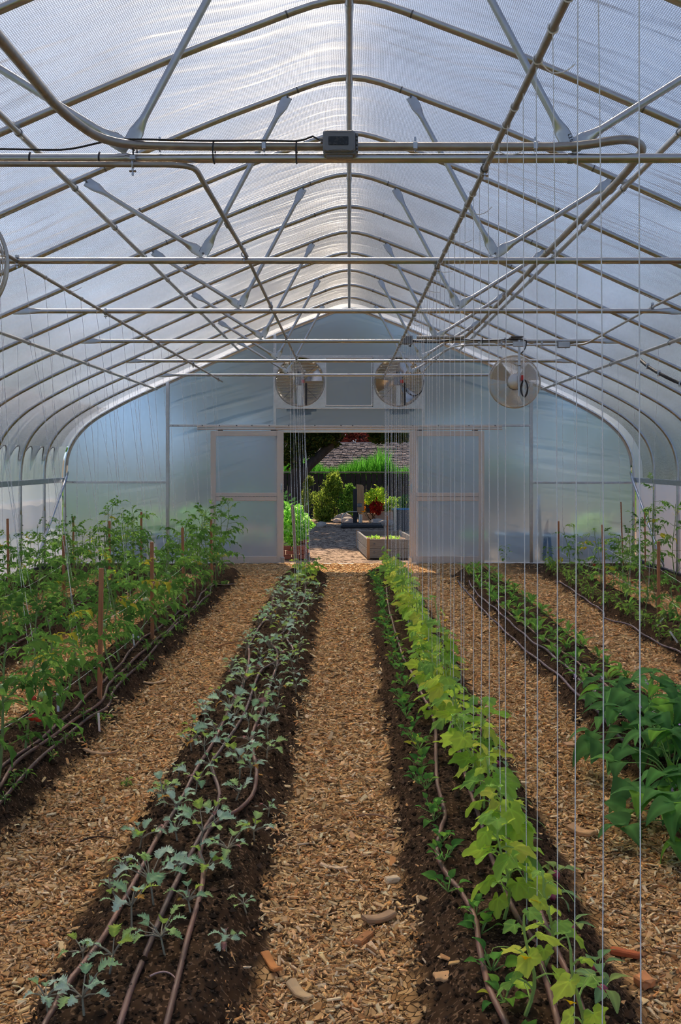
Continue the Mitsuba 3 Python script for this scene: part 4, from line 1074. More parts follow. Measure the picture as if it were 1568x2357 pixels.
for i, (px, py, d, s, place) in enumerate(((792, 1192, 30.0, .20, 'largest, left of the dark post'), (800, 1197, 29.6, .14, 'in front of the largest one'), (780, 1196, 29.8, .11, 'left end of the group'), (806, 1202, 29.2, .11, 'touching the slab'), (740, 1210, 28.0, .10, 'dark one lying alone on the sunlit mulch'), (868, 1201, 28.6, .14, 'right of the slab, first of three'), (885, 1203, 28.5, .12, 'right of the slab, middle of three'), (900, 1203, 28.4, .13, 'right of the slab, last of three'))):
    ico = trimesh.creation.icosphere(subdivisions=2, radius=1.0)
    v = np.array(ico.vertices); v *= (0.75 + 0.5 * meshkit.noise(v * 1.6 + i * 3, 2))[:, None]
    t = thing('garden_rock', 'tan garden rock, ' + place, 'rock')
    scene[t] = mikit.ply((v * [s * 1.3, s, s * .8] + P(px, 0, d) * [1, 1, 0] + [0, 0, s * .4], ico.faces), 'rock', smooth=True)

# things that stand right behind the end wall film
for i, (px, d, r0, h, lab) in enumerate(((298, 18.95, 0.36, 0.42, 'blue tub behind the film left of the doorway, the left one'), (402, 19.0, 0.34, 0.42, 'blue tub behind the film left of the doorway, behind the corner of the tomato row'), (497, 19.0, 0.30, 0.40, 'blue tub behind the left sliding door post'),
                                         (1186, 18.95, 0.31, 0.42, 'blue tub behind the film right of the sliding door, left of the frame post'), (1288, 18.95, 0.38, 0.40, 'blue tub behind the film just right of the frame post'), (1375, 19.0, 0.38, 0.40, 'blue tub behind the film farther right, with a pale bush behind it'))):
    t = thing('plastic_tub', lab, 'tub')
    c = P(px, 0, d) * [1, 1, 0]
    put('body', lathe([(0, 0), (r0 * .84, 0), (r0, h), (r0 * .95, h), (r0 * .8, 0.03), (0, .03)], 32, None, c), 'tub', t, 40)
    put('rim', torus(c + [0, 0, h], r0 * 1.01, 0.02, (0, 0, 1), 40, 6), 'tub_rim', t, True)
    put('soil_fill', lathe([(0, h * .85), (r0 * .93, h * .85)], 24, None, c), 'bark', t)
for i, (px, d, top, n, lab) in enumerate(((262, 18.8, 1186, 3, 'wire tomato cage behind the film at the far left'), (310, 19.0, 1187, 3, 'wire tomato cage in the left blue tub behind the film'), (410, 19.0, 1183, 3, 'wire tomato cage behind the film above the tomato row'), (1175, 18.95, 1208, 3, 'leaning wire tomato cage in the tub left of the right frame post'), (1258, 18.95, 1175, 4, 'tall wire tomato cage just right of the frame post'), (1385, 19.0, 1178, 3, 'wire tomato cage above the pale bush at the right'))):
    t = thing('tomato_cage', lab, 'cage')
    c = P(px, top, d); zt_ = c[2]; lean = 0.12 if i == 3 else 0
    for k in range(n):
        q = k / (n - 1); z = zt_ * (1 - .6 * q)
        put('hoop', torus((c[0] - lean * q, d, z), 0.19 - 0.05 * q, 0.004, (0.25 if i == 3 else 0, 0, 1), 28, 4), 'steel_dark', t)
    for k in range(4):
        a = k * PI / 2 + .5
        put('upright', rod((c[0] + .19 * math.cos(a), d + .19 * math.sin(a), zt_ + .02), (c[0] - lean + .1 * math.cos(a), d + .1 * math.sin(a), 0.1), 0.004, 5), 'steel_dark', t)
t = thing('plastic_pipe', 'leaning white plastic pipe behind the film beside the right frame post', 'pipe')
put('tube', tube(curve([P(1228, 1292, 18.6), P(1238, 1170, 18.5), P(1241, 1146, 18.5), P(1243, 1138, 18.5)], 12), [0.027] * 11 + [0.015], 10), 'white_paint', t, True)
put('joint', rod(P(1238.4, 1165, 18.5), P(1238.8, 1161, 18.5), 0.031, 10), 'white_paint', t)
t = thing('plastic_pipe', 'grey pole behind the film right of the white plastic pipe', 'pipe')
put('tube', rod(P(1247, 1292, 18.7), P(1240, 1150, 18.6), 0.027, 10), 'old_wood', t, 50)
put('cap', rod(P(1240, 1151, 18.6), P(1239.9, 1149, 18.6), 0.03, 10), 'old_wood', t)
for i, (px, py, d, rad, cols, n, lab) in enumerate(((330, 1215, 19.1, (0.5, .35, .33), [(0.26, 0.42, 0.10), (0.4, 0.55, 0.2)], 900, 'pale green bush in the tubs behind the left film'), (438, 1212, 19.2, (0.45, .35, .35), [(0.20, 0.40, 0.08), (0.34, 0.52, 0.15)], 900, 'green bush behind the film beside the left door'),
                                                    (1362, 1222, 19.3, (0.40, .3, .33), [(0.42, 0.55, 0.2), (0.55, 0.66, 0.3)], 900, 'pale yellow-green bush behind the right film'), (1090, 1243, 19.3, (0.26, .25, .18), [(0.12, 0.28, 0.09), (0.2, 0.38, 0.12)], 500, 'green bush in the planter behind the right sliding door'))):
    t = thing('potted_bush', lab, 'bush')
    put('leaves', leaf_cloud(n, P(px, py, d), rad, 0.075, cols, seed=160 + i), 'leaf', t, kind='stuff')
    b = P(px, 0, d); b[2] = .2
    put('stem', branchy(b, P(px, py, d), np.array(rad) * .5, 12, .008, 170 + i), 'stem', t)
t = thing('flower_planter', 'terracotta planter with red and pink flowers behind the left sliding door', 'planter')
c = P(578, 0, 19.2) * [1, 1, 0]
put('box', box(c + [0, 0, .13], (0.62, 0.35, 0.26), None, .02), 'terracotta', t)
put('foliage', leaf_cloud(500, c + [0, 0, .36], (0.34, .2, .14), 0.06, [(0.2, 0.38, 0.1), (0.3, 0.5, 0.15)], seed=180), 'leaf', t, kind='stuff')
put('blossoms', leaf_cloud(110, c + [0, 0, .43], (0.33, .2, .11), 0.06, [(0.8, 0.06, 0.06), (0.8, 0.3, 0.3)], seed=181, thin=1.1), 'leaf', t, kind='stuff')
t = thing('planter_box', 'tan planter box behind the right sliding door', 'planter')
c = P(1090, 0, 19.3) * [1, 1, 0]
put('front', box(c + [0, -.22, .16], (0.50, 0.03, 0.32), None, .006), 'planter_wood', t); put('back', box(c + [0, .22, .16], (0.50, 0.03, 0.32), None, .006), 'planter_wood', t)
for s in (-1, 1): put('side', box(c + [s * .235, 0, .16], (0.03, 0.42, 0.32), None, .006), 'planter_wood', t)
put('soil_fill', box(c + [0, 0, .28], (0.45, 0.42, 0.03)), 'bark', t)
t = thing('boundary_wall', 'long tan fence outside the right side wall of the greenhouse', 'fence')
for k in range(12): put('panel', box((7.4, -1 + k * 2.0, 0.72), (0.08, 1.96, 1.44), None, .01), 'planter_wood', t)
t = thing('lawn_hedge', 'sunlit green hedge outside behind the left door', 'hedge')
put('foliage', leaf_cloud(2200, (-2.0, 23.5, 0.5), (1.0, .6, .62), 0.09, [(0.22, 0.42, 0.08), (0.3, 0.5, 0.12)], seed=190), 'leaf', t, kind='stuff')
put('stem', branchy((-2.0, 23.5, 0), (-2.0, 23.5, .4), (.5, .3, .2), 14, .012, 191), 'stem', t)

# ---------------------------------------------------------------- wood chip mulch, soil crumbs, loose pieces
PATHS = [(-4.53, -4.47), (-3.83, -3.30), (-2.66, -2.13), (-1.49, -0.98), (-0.28, 0.165), (0.92, 1.44), (2.09, 2.68), (3.32, 3.88)]
PLAB = {1: 'far left path beside the wall', 2: 'path between the two left tomato beds', 3: 'path between the tomato bed and the kale bed', 4: 'middle path between kale and cucumbers', 5: 'path between the cucumbers and the bean bed', 6: 'path right of the bean bed', 7: 'far right path beside the wall'}
CHIPC = np.array([(0.82, 0.55, 0.27), (0.90, 0.66, 0.37), (0.72, 0.43, 0.18), (0.60, 0.30, 0.11), (0.92, 0.72, 0.45), (0.40, 0.21, 0.09), (0.20, 0.11, 0.055), (0.76, 0.48, 0.23)])
CHIPW = np.array([.22, .16, .2, .14, .06, .1, .06, .06])


def chips(n, x, y, z, L, seed, tilt=0.32):
    r = np.random.default_rng(seed)
    W = L * r.uniform(0.18, 0.48, n); H = r.uniform(0.002, 0.0055, n)
    sx, sy = np.array([-1, 1, 1, -1]), np.array([-1, -1, 1, 1])
    base = np.stack([sx * W[:, None] / 2 * r.uniform(0.45, 1.0, (n, 4)), sy * L[:, None] / 2 * r.uniform(0.7, 1.0, (n, 4)), np.zeros((n, 4))], -1)
    top = base * [0.85, 0.92, 1] + np.stack([np.zeros((n, 4)), np.zeros((n, 4)), H[:, None] * r.uniform(0.6, 1.2, (n, 4))], -1)
    v = np.concatenate([base, top], 1)
    a, tx, ty = r.uniform(0, 2 * PI, n), r.normal(0, tilt, n), r.normal(0, tilt, n)
    v[..., 2] += v[..., 0] * tx[:, None] + v[..., 1] * ty[:, None]
    c, s = np.cos(a)[:, None], np.sin(a)[:, None]
    v = np.stack([v[..., 0] * c - v[..., 1] * s + x[:, None], v[..., 0] * s + v[..., 1] * c + y[:, None], v[..., 2] + z[:, None]], -1).reshape(-1, 3)
    F = np.array([[4, 5, 6], [4, 6, 7], [0, 1, 5], [0, 5, 4], [1, 2, 6], [1, 6, 5], [2, 3, 7], [2, 7, 6], [3, 0, 4], [3, 4, 7]])
    f = (np.arange(n)[:, None, None] * 8 + F).reshape(-1, 3)
    k = r.choice(len(CHIPC), n, p=CHIPW)
    col = CHIPC[k] * r.uniform(0.62, 1.22, (n, 1)) * r.uniform(.95, 1.05, (n, 3))
    return v, f, np.repeat(np.clip(col, 0, .95), 8, 0)


def scatter(density, x0, x1, y0, y1, seed, keep):
    r = np.random.default_rng(seed)
    xs, ys = [], []
    for a in np.arange(y0, y1, 0.5):
        n = r.poisson(density(a) * (x1 - x0) * min(.5, y1 - a))
        xs.append(r.uniform(x0, x1, n)); ys.append(r.uniform(a, min(a + .5, y1), n))
    x, y = np.concatenate(xs), np.concatenate(ys)
    k = (np.abs(x + 0.0) < 0.33 * y + 0.5) & keep(x, y, r.random(len(x)))
    return x[k], y[k], r


dens = lambda y: np.interp(y, [2.5, 6, 9, 13, 18], [5200, 3400, 2100, 1300, 1000])
for i, (a, b) in enumerate(PATHS):
    if i == 0: continue
    nz = lambda x, y: 0.20 * (meshkit.fbm(np.stack([x * 4, y * 4, x * 0 + 3], -1), 3, 6) - 0.5)
    x, y, r = scatter(dens, a - 0.2, b + 0.2, 2.6, 16.3, 300 + i, lambda x, y, u: u < np.clip(1 - (np.abs(x - (a + b) / 2 + nz(x, y)) - (b - a) / 2) / 0.055, 0.035, 1) * np.where(np.abs(x - (a + b) / 2) > (b - a) / 2 + .09, .5, 1))
    L = np.exp(r.normal(math.log(0.021), 0.46, len(x))) * np.interp(y, [3, 9, 16], [0.95, 1.25, 1.7])
    L = np.minimum(L, 0.075)
    m_ = chips(len(x), x, y, height(x, y) + r.uniform(-.001, .007, len(x)), L, 320 + i)
    big = np.zeros(len(x), bool)
    if i in (3, 4, 5):                                  # the chips that show largest are pieces of their own
        show = (L / y) * (np.abs(x + .03) < .28 * y) * (y > 3.25)
        big[np.argsort(-show)[:90]] = True
    k = thing('wood_chip_mulch', 'tan wood chip mulch on the ' + PLAB[i], 'wood chips'); labels[k]['kind'] = 'stuff'
    fk = np.repeat(~big, 10)
    scene[k] = cply((m_[0], m_[1][fk]), 'chip', color=m_[2])
    for q in np.flatnonzero(big):
        put('chip', (m_[0][q * 8:q * 8 + 8], m_[1][:10], m_[2][q * 8:q * 8 + 8]), 'chip', k)
x, y, r = scatter(lambda y: 1900, -2.3, 3.0, 16.2, END - .16, 351, lambda x, y, u: u < np.clip(1.1 - np.abs(x - 0.2) / 2.0, 0.05, 1))
m_ = chips(len(x), x, y, height(x, y) + 0.003, np.minimum(np.exp(r.normal(math.log(0.034), 0.4, len(x))), .08), 352)
k = thing('wood_chip_mulch', 'loose wood chips on the ground just inside the doorway', 'wood chips'); labels[k]['kind'] = 'stuff'
scene[k] = cply(m_[:2], 'chip', color=m_[2])
# sparse chips and crumbs on the soil of the beds
BLAB = {1: 'second tomato bed from the left wall', 2: 'tomato bed with the wooden stakes', 3: 'kale bed', 4: 'cucumber bed', 5: 'bean bed', 6: 'right tomato bed'}
for i, c in enumerate(BEDS):
    if i in (0, 7): continue
    x, y, r = scatter(lambda y: np.interp(y, [2.5, 7, 10, 16], [2600, 1300, 350, 100]), c - .33, c + .33, 2.6, 15.9, 360 + i, lambda x, y, u: u < 1)
    n = len(x); s = np.exp(r.normal(math.log(0.0048), 0.5, n)); s = np.minimum(s, 0.02)
    o = np.array([(1, 0, 0), (0, 1, 0), (-1, 0, 0), (0, -1, 0), (0, 0, .8), (0, 0, -.8)], float)
    v = (o[None] * s[:, None, None] * r.uniform(.6, 1.4, (n, 6, 1)) + np.stack([x, y, height(x, y) + s * .3], 1)[:, None]).reshape(-1, 3)
    ff = np.array([[0, 1, 4], [1, 2, 4], [2, 3, 4], [3, 0, 4], [1, 0, 5], [2, 1, 5], [3, 2, 5], [0, 3, 5]])
    col = np.repeat(np.array([(0.045, 0.029, 0.019)]) * np.exp(r.normal(0, .45, (n, 1))), 6, 0)
    k = thing('soil_crumbs', 'dark soil crumbs on the ' + BLAB[i], 'soil'); labels[k]['kind'] = 'stuff'
    scene[k] = cply((v, (np.arange(n)[:, None, None] * 6 + ff).reshape(-1, 3)), 'chip', color=np.clip(col, 0, .5))

# pieces of wood big enough to pick up
CH = [(903, 2037, .034, .06, .022, 1.9, (0.80, 0.62, 0.42), 'pale sawn block of wood lying on the middle path'), (768, 2005, .02, .12, .008, 1.2, (0.82, 0.60, 0.36), 'long pale curved wood sliver on the middle path'),
      (797, 1838, .03, .07, .008, 2.0, (0.80, 0.60, 0.38), 'flat pale wood piece near the centre of the middle path'), (1020, 2256, .055, .05, .012, 0.1, (0.62, 0.38, 0.2), 'square wood chip alone on the soil left of the cucumber hose'),
      (1340, 1925, .06, .14, .02, 0.7, (0.62, 0.38, 0.19), 'large split wood piece with a dark knot right of the cucumbers'), (838, 2166, .035, .10, .02, -0.5, (0.42, 0.2, 0.1), 'brown stub of branch in the front of the middle path'),
      (625, 2230, .03, .14, .012, 0.4, (0.58, 0.26, 0.1), 'reddish wood splinter at the left edge of the middle path'), (690, 2300, .035, .13, .012, 0.5, (0.6, 0.42, 0.25), 'long weathered splinter in the front of the middle path'),
      (872, 2125, .045, .12, .02, -1.1, (0.4, 0.27, 0.17), 'weathered brown wood chunk right of the middle path centre'), (355, 1577, .03, .17, .01, -1.1, (0.68, 0.5, 0.3), 'pale curved bark strip on the left path beside the bed edge'),
      (232, 1738, .03, .2, .012, 1.35, (0.5, 0.34, 0.2), 'long bark strip at the edge of the left path'), (1390, 1487, .04, .22, .012, -0.6, (0.66, 0.45, 0.25), 'long pale splinters on the path right of the bean bed'),
      (1312, 1717, .06, .075, .014, 0.3, (0.55, 0.34, 0.2), 'round flat wood disc on the path left of the beans'), (1484, 2276, .05, .06, .03, 0.4, (0.6, 0.27, 0.12), 'reddish wood lump at the right front'), (1440, 2205, .03, .10, .02, 1.1, (0.42, 0.13, 0.06), 'dark red bark piece at the right front'),
      (712, 1297, .07, .2, .06, 1.3, (0.22, 0.09, 0.05), 'brown log end beside the left sliding door')]
r_ = np.random.default_rng(5)
for i, (px, py, w, l, h, a, col, lab) in enumerate(CH):
    g = ground(px, py)
    v, f = box((0, 0, 0), (w, l, h), None, min(w, h) * .22)
    v = trimesh.Trimesh(v, f, process=False).subdivide().subdivide()
    q, f = np.array(v.vertices), np.array(v.faces)
    q = q + (meshkit.noise(q * 60 + i * 9, 3)[:, None] - .5) * [w * .18, w * .3, h * .25]
    q[:, 2] += 0.5 * (q[:, 1] ** 2) / l * (0.8 if l > .1 else 0)
    z = float(height(g[0], g[1]))
    t = thing('wood_chunk', lab, 'wood piece')
    scene[t] = cply((q @ rotz(a).T + [g[0], g[1], z + h * .5 + .004], f), 'chip', color=np.clip(np.array(col) * (0.8 + .4 * meshkit.noise(q * [90, 12, 90] + i, 8))[:, None], 0, 1))
for i, (px, py, qx, qy, r, col, lab) in enumerate(((820, 1880, 898, 1884, .0055, (0.33, 0.2, 0.13), 'thin bare twig lying on the middle path near its right edge'), (345, 2247, 405, 2253, .003, (0.5, 0.34, 0.3), 'pale thin twig between two hoses in the kale bed'), (185, 1937, 265, 1930, .0035, (0.05, 0.035, 0.03), 'thin dark twig on the left path'), (498, 1490, 556, 1476, .008, (0.36, 0.2, 0.1), 'brown stick on the left path farther back'))):
    a, b = ground(px, py, .012), ground(qx, qy, .012)
    t = thing('twig', lab, 'twig')
    p_ = tube(curve([a, (a + b) / 2 + [0, .02, .008], b], 10), np.linspace(r, r * .6, 10), 6)
    scene[t] = cply(p_, 'vc', color=np.broadcast_to(col, (len(p_[0]), 3)))

# ---------------------------------------------------------------- drip hoses
HO = [('brown drip hose on the left side of the kale bed', [(70, 2420), (111, 2357), (153, 2282), (199, 2221), (245, 2152), (275, 2095), (318, 2022), (360, 1942), (398, 1877), (422, 1835), (451, 1781), (483, 1726), (512, 1672), (537, 1624), (559, 1580), (574, 1513), (574, 1487), (588, 1462), (620, 1407), (630, 1372)]),
      ('brown drip hose winding along the middle of the kale bed', [(262, 2420), (281, 2357), (314, 2252), (367, 2129), (413, 2022), (452, 1949), (478, 1907), (496, 1876), (505, 1835), (491, 1787), (486, 1765), (512, 1723), (543, 1682), (572, 1624), (588, 1573), (604, 1545), (623, 1532), (674, 1510), (674, 1497), (661, 1471), (671, 1449)]),
      ('brown drip hose on the right side of the kale bed', [(372, 2420), (387, 2357), (413, 2244), (432, 2164), (459, 2076), (469, 2014), (461, 1961), (482, 1911), (517, 1888), (559, 1861), (585, 1830), (591, 1781), (583, 1736), (583, 1688), (604, 1640), (620, 1589), (636, 1541), (638, 1503), (625, 1484), (630, 1471), (652, 1458), (671, 1433), (700, 1379), (703, 1344)]),
      ('dark drip hose at the path edge of the staked tomato bed, lined with weeds', [(-30, 1890), (0, 1853), (36, 1811), (96, 1750), (154, 1696), (200, 1661), (246, 1632), (264, 1589), (304, 1550), (350, 1504), (375, 1471), (421, 1425), (457, 1393), (482, 1371), (486, 1353), (510, 1348), (536, 1347)]),
      ('brown drip hose in the middle of the staked tomato bed', [(-30, 1850), (0, 1814), (39, 1761), (89, 1721), (161, 1671), (236, 1614), (250, 1582), (286, 1543), (336, 1496), (396, 1443), (443, 1404), (471, 1361), (489, 1346)]),
      ('reddish drip hose under the stems of the staked tomatoes', [(-30, 1800), (0, 1775), (57, 1732), (143, 1664), (196, 1611), (257, 1554), (321, 1479), (393, 1428), (440, 1385)]),
      ('brown drip hose left of the cucumbers beside the spinach seedlings', [(1190, 2420), (1159, 2357), (1123, 2281), (1104, 2194), (1096, 2127), (1064, 2060), (1029, 2021), (1007, 1977), (1015, 1918), (1025, 1875), (1009, 1816), (1004, 1752), (998, 1656), (979, 1618), (956, 1567), (934, 1529), (924, 1503), (905, 1439), (899, 1417), (890, 1350)]),
      ('reddish drip hose among the cucumber stems', [(1295, 2420), (1281, 2357), (1257, 2261), (1234, 2182), (1187, 2115), (1150, 2030), (1100, 1880), (1060, 1750), (1010, 1580), (950, 1430)]),
      ('brown drip hose right of the cucumbers beside the radishes', [(1375, 2420), (1348, 2357), (1317, 2265), (1297, 2226), (1265, 2155), (1226, 2068), (1194, 1981), (1147, 1887), (1090, 1740), (1040, 1600), (985, 1460), (945, 1370)]),
      ('purple drip hose on the left side of the bean bed', [(1055, 1340), (1100, 1393), (1154, 1447), (1196, 1486), (1255, 1534), (1306, 1579), (1357, 1623), (1384, 1653), (1450, 1725)]),
      ('purple drip hose in the middle of the bean bed', [(1080, 1340), (1100, 1370), (1136, 1399), (1175, 1435), (1219, 1474), (1267, 1507), (1321, 1555), (1354, 1584), (1430, 1650)]),
      ('reddish drip hose on the right side of the bean bed', [(1117, 1338), (1130, 1367), (1160, 1405), (1228, 1456), (1285, 1495), (1339, 1537), (1384, 1573), (1416, 1602), (1458, 1632), (1540, 1700)]),
      ('purple drip hose at the left edge of the right tomato bed', [(1279, 1340), (1315, 1358), (1369, 1396), (1390, 1411), (1393, 1426), (1434, 1435), (1458, 1447), (1503, 1477), (1568, 1507), (1650, 1560)]),
      ('drip hose in the far left tomato bed near the wall', [(-20, 1530), (60, 1470), (150, 1410), (230, 1365), (300, 1335)])]
r_ = np.random.default_rng(15)
for i, (lab, px) in enumerate(HO):
    pts = np.array([ground(a, b, .004) for a, b in px])
    pts[:, 2] = 0
    o = np.argsort(pts[:, 1]); pts = pts[o]
    c = curve(pts, 110)
    c[:, 2] = height(c[:, 0], c[:, 1], False) + 0.014 + 0.006 * np.sin(np.arange(110) * .5 + i)
    m_ = tube(c, 0.0098, 8)
    base = np.array([(0.075, 0.036, 0.028), (0.085, 0.055, 0.068), (0.105, 0.045, 0.028)][1 if 'purple' in lab else 2 if 'reddish' in lab else 0 if i % 2 else 2])
    k = np.repeat(np.clip(1 + .25 * r_.normal(size=110), .5, 1.5), 8)[:, None]
    t = thing('drip_hose', lab, 'hose')
    scene[t] = cply(m_, 'hose', smooth=True, color=np.clip(base * k + np.array([.008, 0.0, .014]) * np.repeat(np.sin(np.arange(110) * .21 + i), 8)[:, None], 0.01, 1))

# ---------------------------------------------------------------- leaves
def blade_leaf(env, L, W, n=9, fold=0.25, droop=0.5, ruffle=0.0, lobes=0, lobe=0.0, col=(0.2, 0.4, 0.08), vein=1.25, seed=0, tip=None):
    """leaf along +y from the origin: half-width env(u), a fold along the midrib, drooping; ruffle and lobes at the edge"""
    r = np.random.default_rng(seed)
    u = np.linspace(0, 1, n)
    w = np.array([env(q) for q in u]) * W
    if lobes:
        w = w * (1 - lobe * (np.arange(n) % 2)) * r.uniform(.85, 1.1, n)
    y = L * u * (1 - 0.10 * droop * u); z = -droop * L * u ** 2 * 0.55 + 0.12 * L * np.sin(u * PI)
    rz = ruffle * L * r.uniform(-1, 1, (2, n)) * (w / (W + 1e-9))
    adv = (0.10 * L * (np.arange(n) % 2 == 0) if lobes else 0) * np.ones(n)
    mid = np.stack([u * 0, y, z], 1)
    q = 0.55
    lft = np.stack([-w, y + adv, z + np.abs(w) * fold + rz[0]], 1); rgt = np.stack([w, y + adv, z + np.abs(w) * fold + rz[1]], 1)
    li = mid * (1 - q) + lft * q - np.stack([u * 0, u * 0, w * fold * .25], 1); ri = mid * (1 - q) + rgt * q - np.stack([u * 0, u * 0, w * fold * .25], 1)
    v = np.stack([lft, li, mid, ri, rgt], 1).reshape(-1, 3)
    f = []
    for i in range(n - 1):
        for j in range(4):
            a, b = i * 5 + j, (i + 1) * 5 + j
            f += [[a, a + 1, b + 1], [a, b + 1, b]]
    c = np.tile(np.array([[1.0], [0.95], [vein], [0.95], [1.0]]), (n, 1)) * np.asarray(col)
    if tip is not None:
        k = np.repeat(np.clip((u - .5) * 2, 0, 1), 5)[:, None]; c = c * (1 - k) + np.asarray(tip) * k
    return v, np.array(f), np.clip(c, 0, 1)


def palm_leaf(S, pts=5, notch=0.35, cup=0.12, droop=0.35, col=(0.3, 0.5, 0.08), seed=0, tooth=0.05):
    """broad cucumber leaf: heart base, shallow points, radiating veins; petiole joins at the origin, the blade along +y"""
    r = np.random.default_rng(seed)
    n = 44
    a = np.linspace(-0.5 * PI + 0.25, 1.5 * PI - 0.25, n)       # from the notch, round the tip
    ph = (a - 0.5 * PI) / (PI - 0.25)                            # -1..1, 0 at the tip
    R = 0.37 + sum(A * np.exp(-((ph - p) / .15) ** 2) for A, p in ((.25, 0), (.15, .43), (.15, -.43), (.10, .84), (.10, -.84)))
    R += tooth * .5 * ((np.arange(n) % 2) - .5) + r.normal(0, .008, n)
    R *= 1 - notch * 0.25 * np.abs(ph) ** 6
    x, y = R * np.cos(a), R * np.sin(a) + 0.16
    v = [np.array([[0, 0.0, 0]])]
    rings = (0.35, 0.7, 1.0)
    cols = [np.array([[1.25]])]
    vein = np.cos((a - PI / 2) * 2.6) ** 8
    for q in rings:
        X, Y = x * q, y * q
        Z = cup * q * q * 0.6 - droop * (np.maximum(Y, 0) ** 2) * 0.9 - droop * X ** 2 * .9 + 0.045 * q * np.sin(a * 5 + seed) * q + 0.02 * (1 - vein) * q
        v.append(np.stack([X, Y, Z], 1)); cols.append((0.93 + 0.25 * vein * (1.1 - q))[:, None])
    v = np.vstack(v) * S; c = np.vstack(cols) * np.asarray(col)
    f = [[0, 1 + i, 2 + i] for i in range(n - 1)]
    for k in range(2):
        for i in range(n - 1):
            p, q = 1 + k * n + i, 1 + (k + 1) * n + i
            f += [[p, q, q + 1], [p, q + 1, p + 1]]
    return v, np.array(f), np.clip(c * r.uniform(.96, 1.04, (len(c), 1)), 0, 1)


ovate = lambda u: (math.sin(PI * min(u ** 0.62, 1)) ** 0.85) if 0 < u < 1 else 0.02
heart = lambda u: max(0.02, (1 - u) ** 0.75 * (min(u / 0.16, 1)) ** .6 * 1.12)
lance = lambda u: max(0.03, math.sin(PI * u ** 0.85) ** 0.9)
spoon = lambda u: max(0.06, 0.10 + 0.9 * max(0, math.sin(PI * max(0, (u - .25) / .76) ** .8)) if u > .25 else 0.08)
kaleE = lambda u: max(0.05, math.sin(PI * u ** 0.9) ** .6) if u < .97 else 0.25


def proto(mesh, m='leaf', smooth=True): return cply(mesh[:2], m, smooth=smooth, color=mesh[2])


def aim(yaw, pitch, roll=0.0):
    """leaf frame: +y turned to yaw, raised by pitch, rolled about itself"""
    return rotz(yaw) @ rotx(pitch) @ roty(roll)


def heading(yaw, pitch): return np.array([-math.sin(yaw) * math.cos(pitch), math.cos(yaw) * math.cos(pitch), math.sin(pitch)])


def stem_mesh(tubes, col):
    g = cat([tube(p, r, 5) for p, r in tubes])
    return g[0], g[1], np.broadcast_to(col, (len(g[0]), 3))


def joined(items):
    """[(mesh, matrix)] as one coloured mesh"""
    out = []
    for (v, f, c), (loc, R, s) in items: out.append((v @ (R.T) * s + loc, f, c))
    return cat(out)


R = np.random.default_rng(2024)
ground_z = lambda x, y: float(height(x, y))

# ---- kale: blue-green, frilled, some lime, some withered
KC = [(0.54, 0.76, 0.52), (0.66, 0.85, 0.66), (0.42, 0.65, 0.36), (0.55, 0.76, 0.30), (0.52, 0.68, 0.14), (0.62, 0.36, 0.10), (0.50, 0.27, 0.25)]
KW = [.21, .20, .16, .20, .13, .05, .05]
KM = [[blade_leaf(kaleE, 0.056 * s, 0.023 * s, 17, 0.25, dr_, 0.13, 1, 0.42, c, 1.2, seed=i * 7 + j) for j, (s, dr_) in enumerate(((1, .5), (1.15, .8), (.85, .3)))] for i, c in enumerate(KC)]
KP = [[proto(m) for m in row] for row in KM]


def kale(x, y, s, lab):
    z = ground_z(x, y)
    t = thing('kale_plant', lab, 'kale', 'kale seedlings in the kale bed')
    h = 0.05 * s * R.uniform(.7, 1.3)
    crown = np.array([x + R.normal(0, .01), y + R.normal(0, .01), z + h])
    st = [([(x, y, z - .01), crown], [.004, .003])]
    n = int(R.integers(6, 11)); y0 = R.uniform(0, 2 * PI)
    for k in range(n):
        yaw, pit = y0 + k * 2.4 + R.normal(0, .2), R.uniform(.25, 1.15)
        l = 0.055 * s * R.uniform(.5, 1.4)
        tip = crown + heading(yaw, pit) * l
        st.append(([crown, (crown + tip) / 2 + [0, 0, .004], tip], [.0026, .0022, .0018]))
        ci = int(R.choice(len(KC), p=KW)); j = int(R.integers(3))
        if ci >= 5: pit -= .5; sc_ = .7
        else: sc_ = 1.0
        put('leaf', KP[ci][j], 'leaf', t, to=to(tip, aim(yaw, pit * .75 - .15, R.normal(0, .3)), sc_ * s * R.uniform(.6, 1.1)), label='withered orange leaf' if ci == 5 else 'dull pink leaf' if ci == 6 else None)
    put('stem', stem_mesh(st, (0.30, 0.27, 0.20)), 'stem', t)


lines = [('left', -0.84), ('inner left', -0.70), ('inner right', -0.54), ('right', -0.41)]
for nm, xc in lines:
    ys_, q = [], 3.05 + R.uniform(0, .2)
    while q < 13.9:
        if R.random() > .1: ys_.append(q)
        q += R.uniform(.22, .42) * (1.15 if nm in ('left', 'right') else 1)
    for i, y in enumerate(ys_):
        kale(xc + R.normal(0, .035), y, R.uniform(.6, 1.3) * (1.12 if 'inner' in nm else .85), 'blue-green kale seedling, %s line of its bed, %s' % (nm, rank(i, len(ys_))))

# ---- cucumbers
CC = [(0.50, 0.70, 0.09), (0.62, 0.78, 0.11), (0.36, 0.60, 0.09), (0.28, 0.50, 0.11), (0.74, 0.78, 0.13)]
CWT = [.30, .24, .22, .16, .08]
CP = [[proto(palm_leaf(1.0, col=c, seed=i * 5 + j, droop=(.25, .5, .7)[j], cup=(.1, .2, .05)[j])) for j in range(3)] for i, c in enumerate(CC)]
fl = []
for k in range(5): fl.append(((blade_leaf(ovate, .02, .008, 5, .3, .3, col=(0.9, .62, .02))), (np.zeros(3), aim(k * 2 * PI / 5, .5), 1.0)))
FLOWER = joined(fl)
FLOWER = cply(FLOWER[:2], 'leaf', smooth=True, color=FLOWER[2])


